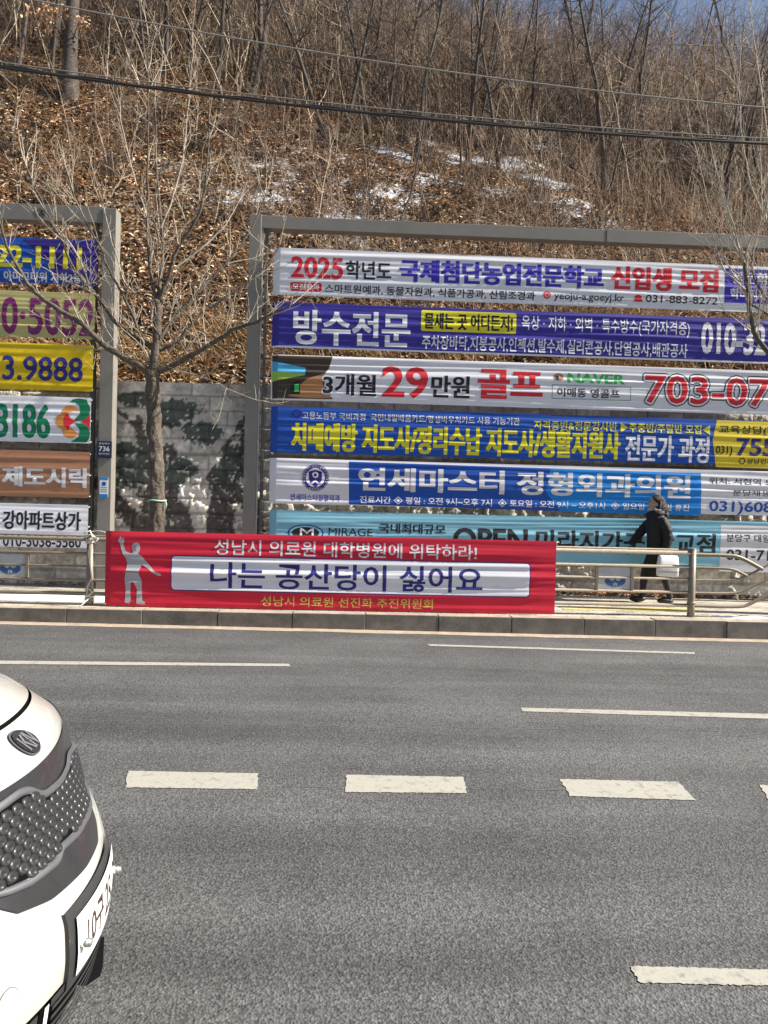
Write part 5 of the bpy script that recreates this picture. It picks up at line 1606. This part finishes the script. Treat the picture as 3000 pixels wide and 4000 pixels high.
# white edge rib over the lip, emblem, plate
def on_nose(name, tc, scn, a, bsz, off, m, n=32, dome=0.0, p=None, rot=0.0):
    V = [S(np.array(tc), np.array(scn), off+dome)]; F3 = []
    for q in range(n):
        an = 2*pi*q/n; V.append(S(np.array(tc+a*cos(an)), np.array(scn+bsz*sin(an)), off))
    for q in range(n): F3.append((0, 1+q, 1+(q+1) % n))
    return cpart(mesh_np(name, V, None, F3, mat=m, smooth=True), p)
def EMP(u, v): return .022+.052*u+.028*v, .828+.0045*u-.0488*v      # badge axes on the nose
def badge(name, k, off, dome, m, p=None):
    an = np.linspace(0, 2*pi, 37)[:-1]; t_, s_ = EMP(k*np.cos(an), k*np.sin(an))
    V = np.concatenate([S(np.array([.022]), np.array([.828]), off+dome), S(t_, s_, off)])
    return cpart(mesh_np(name, V, None, [(0, 1+q, 1+(q+1) % 36) for q in range(36)], mat=m, smooth=True), p)
em = badge('emblem', 1.0, .007, .003, M['chrome'])
badge('emblem_field', .88, .0115, .002, M['carblack'], em)
def stroke(pts, wd):
    out = []
    for (a, b_), (c_, d) in zip(pts, pts[1:]):
        n_ = np.array([-(d-b_), c_-a]); n_ = n_/np.linalg.norm(n_)*wd
        out.append([(a+n_[0], b_+n_[1]), (a-n_[0], b_-n_[1]), (c_-n_[0], d-n_[1]), (c_+n_[0], d+n_[1])])
    return out
mb = MB()
for q in stroke([(-.58, .50), (-.58, -.50)], .07)+stroke([(-.52, .02), (-.12, -.55)], .07)+stroke([(-.42, -.05), (-.06, .58)], .07)+stroke([(.08, .58), (.08, -.58)], .07)+stroke([(.16, -.56), (.46, .50), (.56, -.46)], .07):
    t_, s_ = EMP(np.array([a for a, _ in q]), np.array([b_ for _, b_ in q])); mb.add(S(t_, s_, .0155), [(0, 1, 2, 3)])
cpart(mb.build('emblem_lettering', M['screw']), em)
def nose_text(name, body, bold, t0, t1, s0, s1, off, m, p=None):
    v, f = text_box(body, bold, t0, t1, s0, s1); P = S(v[:, 0], v[:, 1], off)
    mb = MB(); mb.add(P, f); return cpart(mb.build(name, m), p)
# plate frame and plate follow the bumper's curve
TP = np.linspace(-.128, .36, 30)
fr = patch('plate_frame', TP, .150, .362, M['carplastic'], .012, 8)
def side(name, t, s0, s1, o0, o1, m):
    sv = np.linspace(s0, s1, 8); A = S(np.full(8, t), sv, o0); B_ = S(np.full(8, t), sv, o1); i = np.arange(7)
    return cpart(mesh_np(name, np.concatenate([A, B_]), np.stack([i, i+1, i+9, i+8], -1), mat=m))
side('plate_frame_side', -.128, .150, .362, -.02, .012, M['carplastic'])
TP2 = np.linspace(-.095, .33, 26)
pl = patch('number_plate', TP2, .172, .333, M['plate'], .020, 6)
nose_text('plate_lettering', "10구", .012, -.035, .10, .205, .302, .0215, M['platetxt'], pl)
nose_text('plate_lettering', "2512", .012, .125, .30, .205, .302, .0215, M['platetxt'], pl)
for t_ in (-.075, .315):
    m_ = MB(); c0 = S(np.array(t_), np.array(.252), .020); m_.tube([c0, c0+np.array([.022, 0, 0])], [.013, .012], 12); m_.ball(c0+np.array([.022, 0, 0]), (.008, .012, .012), 12, 8)
    cpart(m_.build('plate_screw', M['screw'], None, True), pl)
on_nose('tow_cover_rim', -.345, .262, .034, .045, .0012, M['curb']); on_nose('tow_cover', -.345, .262, .032, .043, .0022, M['carwhite'], dome=.002)
# lower intake with slats, white fang, air dam
for k in range(6):
    patch('intake_slat', np.linspace(-.19, .62, 40), .012+k*.026, .024+k*.026, M['carplastic'], .012, 3)
patch('intake_slat', np.linspace(-.19, .62, 40), .150, .172, M['carplastic'], .006, 3)
patch('fog_lamp_blade', np.linspace(-.222, -.205, 4), .03, .172, M['plate'], .010, 8)
patch('fog_lamp', np.linspace(-.80, -.24, 30), .03, .165, M['carplastic'], .004, 6)
patch('fog_lamp', np.linspace(.64, .82, 10), .03, .165, M['carplastic'], .004, 6)
for sg in (-1, 1):
    tq = np.linspace(.50, .90, 20)*sg
    patch('headlight', tq if sg > 0 else tq[::-1], lambda t: .60+.22*(np.abs(t)-.5), lambda t: .725+.16*(np.abs(t)-.5), M['glass'], .006, 8)
# flanks, cabin and tail of the car
def ringX(x, hw, z0, zs, zt, ht):
    return [(x, CY-hw, z0), (x, CY-hw-.02, (z0+zs)/2), (x, CY-hw+.01, zs), (x, CY-ht, zt-.06), (x, CY-ht+.14, zt), (x, CY+ht-.14, zt), (x, CY+ht, zt-.06), (x, CY+hw-.01, zs), (x, CY+hw+.02, (z0+zs)/2), (x, CY+hw, z0)]
secs = [(-1.52, .93, .30, 1.0, 1.03, .80), (-2.0, .95, .30, 1.06, 1.10, .86), (-2.15, .96, .30, 1.06, 1.20, .82), (-2.55, .96, .30, 1.07, 1.50, .74), (-3.0, .96, .30, 1.07, 1.70, .70), (-4.2, .96, .30, 1.07, 1.73, .70), (-5.3, .95, .30, 1.05, 1.66, .68), (-5.75, .92, .32, 1.0, 1.30, .70), (-5.9, .85, .4, .9, 1.0, .72)]
V = []; F4 = []
for s_ in secs: V += ringX(*s_)
for k in range(len(secs)-1):
    for j in range(10):
        if j == 9: continue
        F4.append((k*10+j, k*10+j+1, (k+1)*10+j+1, (k+1)*10+j))
V.append(np.mean(V[-10:], axis=0)); 
Ft = [((len(secs)-1)*10+j, (len(secs)-1)*10+(j+1) % 10, len(V)-1) for j in range(10)]
cpart(mesh_np('body', V, F4, Ft, mat=M['carwhite'], smooth=False))
m_ = MB(); m_.add([(-2.1, CY-.72, 1.235), (-2.1, CY+.72, 1.235), (-2.93, CY+.55, 1.70), (-2.93, CY-.55, 1.70)], [(0, 1, 2, 3)]); cpart(m_.build('windshield', M['glass']))
for sg in (-1, 1):
    m_ = MB()
    for xa_, xb2 in ((-2.75, -3.7), (-3.78, -4.7), (-4.78, -5.3)):
        m_.add([(xa_, CY+sg*.965, 1.12), (xb2, CY+sg*.965, 1.12), (xb2-.02, CY+sg*.755, 1.62), (xa_-.3 if xa_ > -3 else xa_, CY+sg*.755, 1.60)], [(0, 1, 2, 3)])
    cpart(m_.build('side_window', M['glass']))
    for xw in (-1.62, -4.75):
        m_ = MB(); yw = CY+sg*.80
        pr = [(.13, .20), (.125, .30), (.10, .335), (-.10, .335), (-.125, .30), (-.13, .20)]
        vs = []; fs = []; nn = 32
        for q in range(nn):
            a = 2*pi*q/nn
            for dy, r_ in pr: vs.append((xw+r_*cos(a), yw+dy, .335+r_*sin(a)))
        for q in range(nn):
            for j in range(5): fs.append((q*6+j, q*6+j+1, ((q+1) % nn)*6+j+1, ((q+1) % nn)*6+j))
        m_.add(vs, fs); wh = cpart(m_.build('wheel', M['rubber'], None, True))
        m_ = MB(); m_.tube([(xw, yw-.11, .335), (xw, yw+.11, .335)], .205, 24); cpart(m_.build('rim', M['screw'], None, False), wh)
m_ = MB(); q = [at(a, b_, 2.42) for a, b_ in ((318, 3660), (408, 3660), (402, 3775), (392, 3812), (338, 3852))]
m_.add([tuple(p) for p in q]+[(p[0]-.25, p[1]+.03, p[2]) for p in q], [(0, 1, 2, 3, 4), (9, 8, 7, 6, 5)]+[(i, i+5, (i+1) % 5+5, (i+1) % 5) for i in range(5)])
cpart(m_.build('air_deflector', M['rubber']))
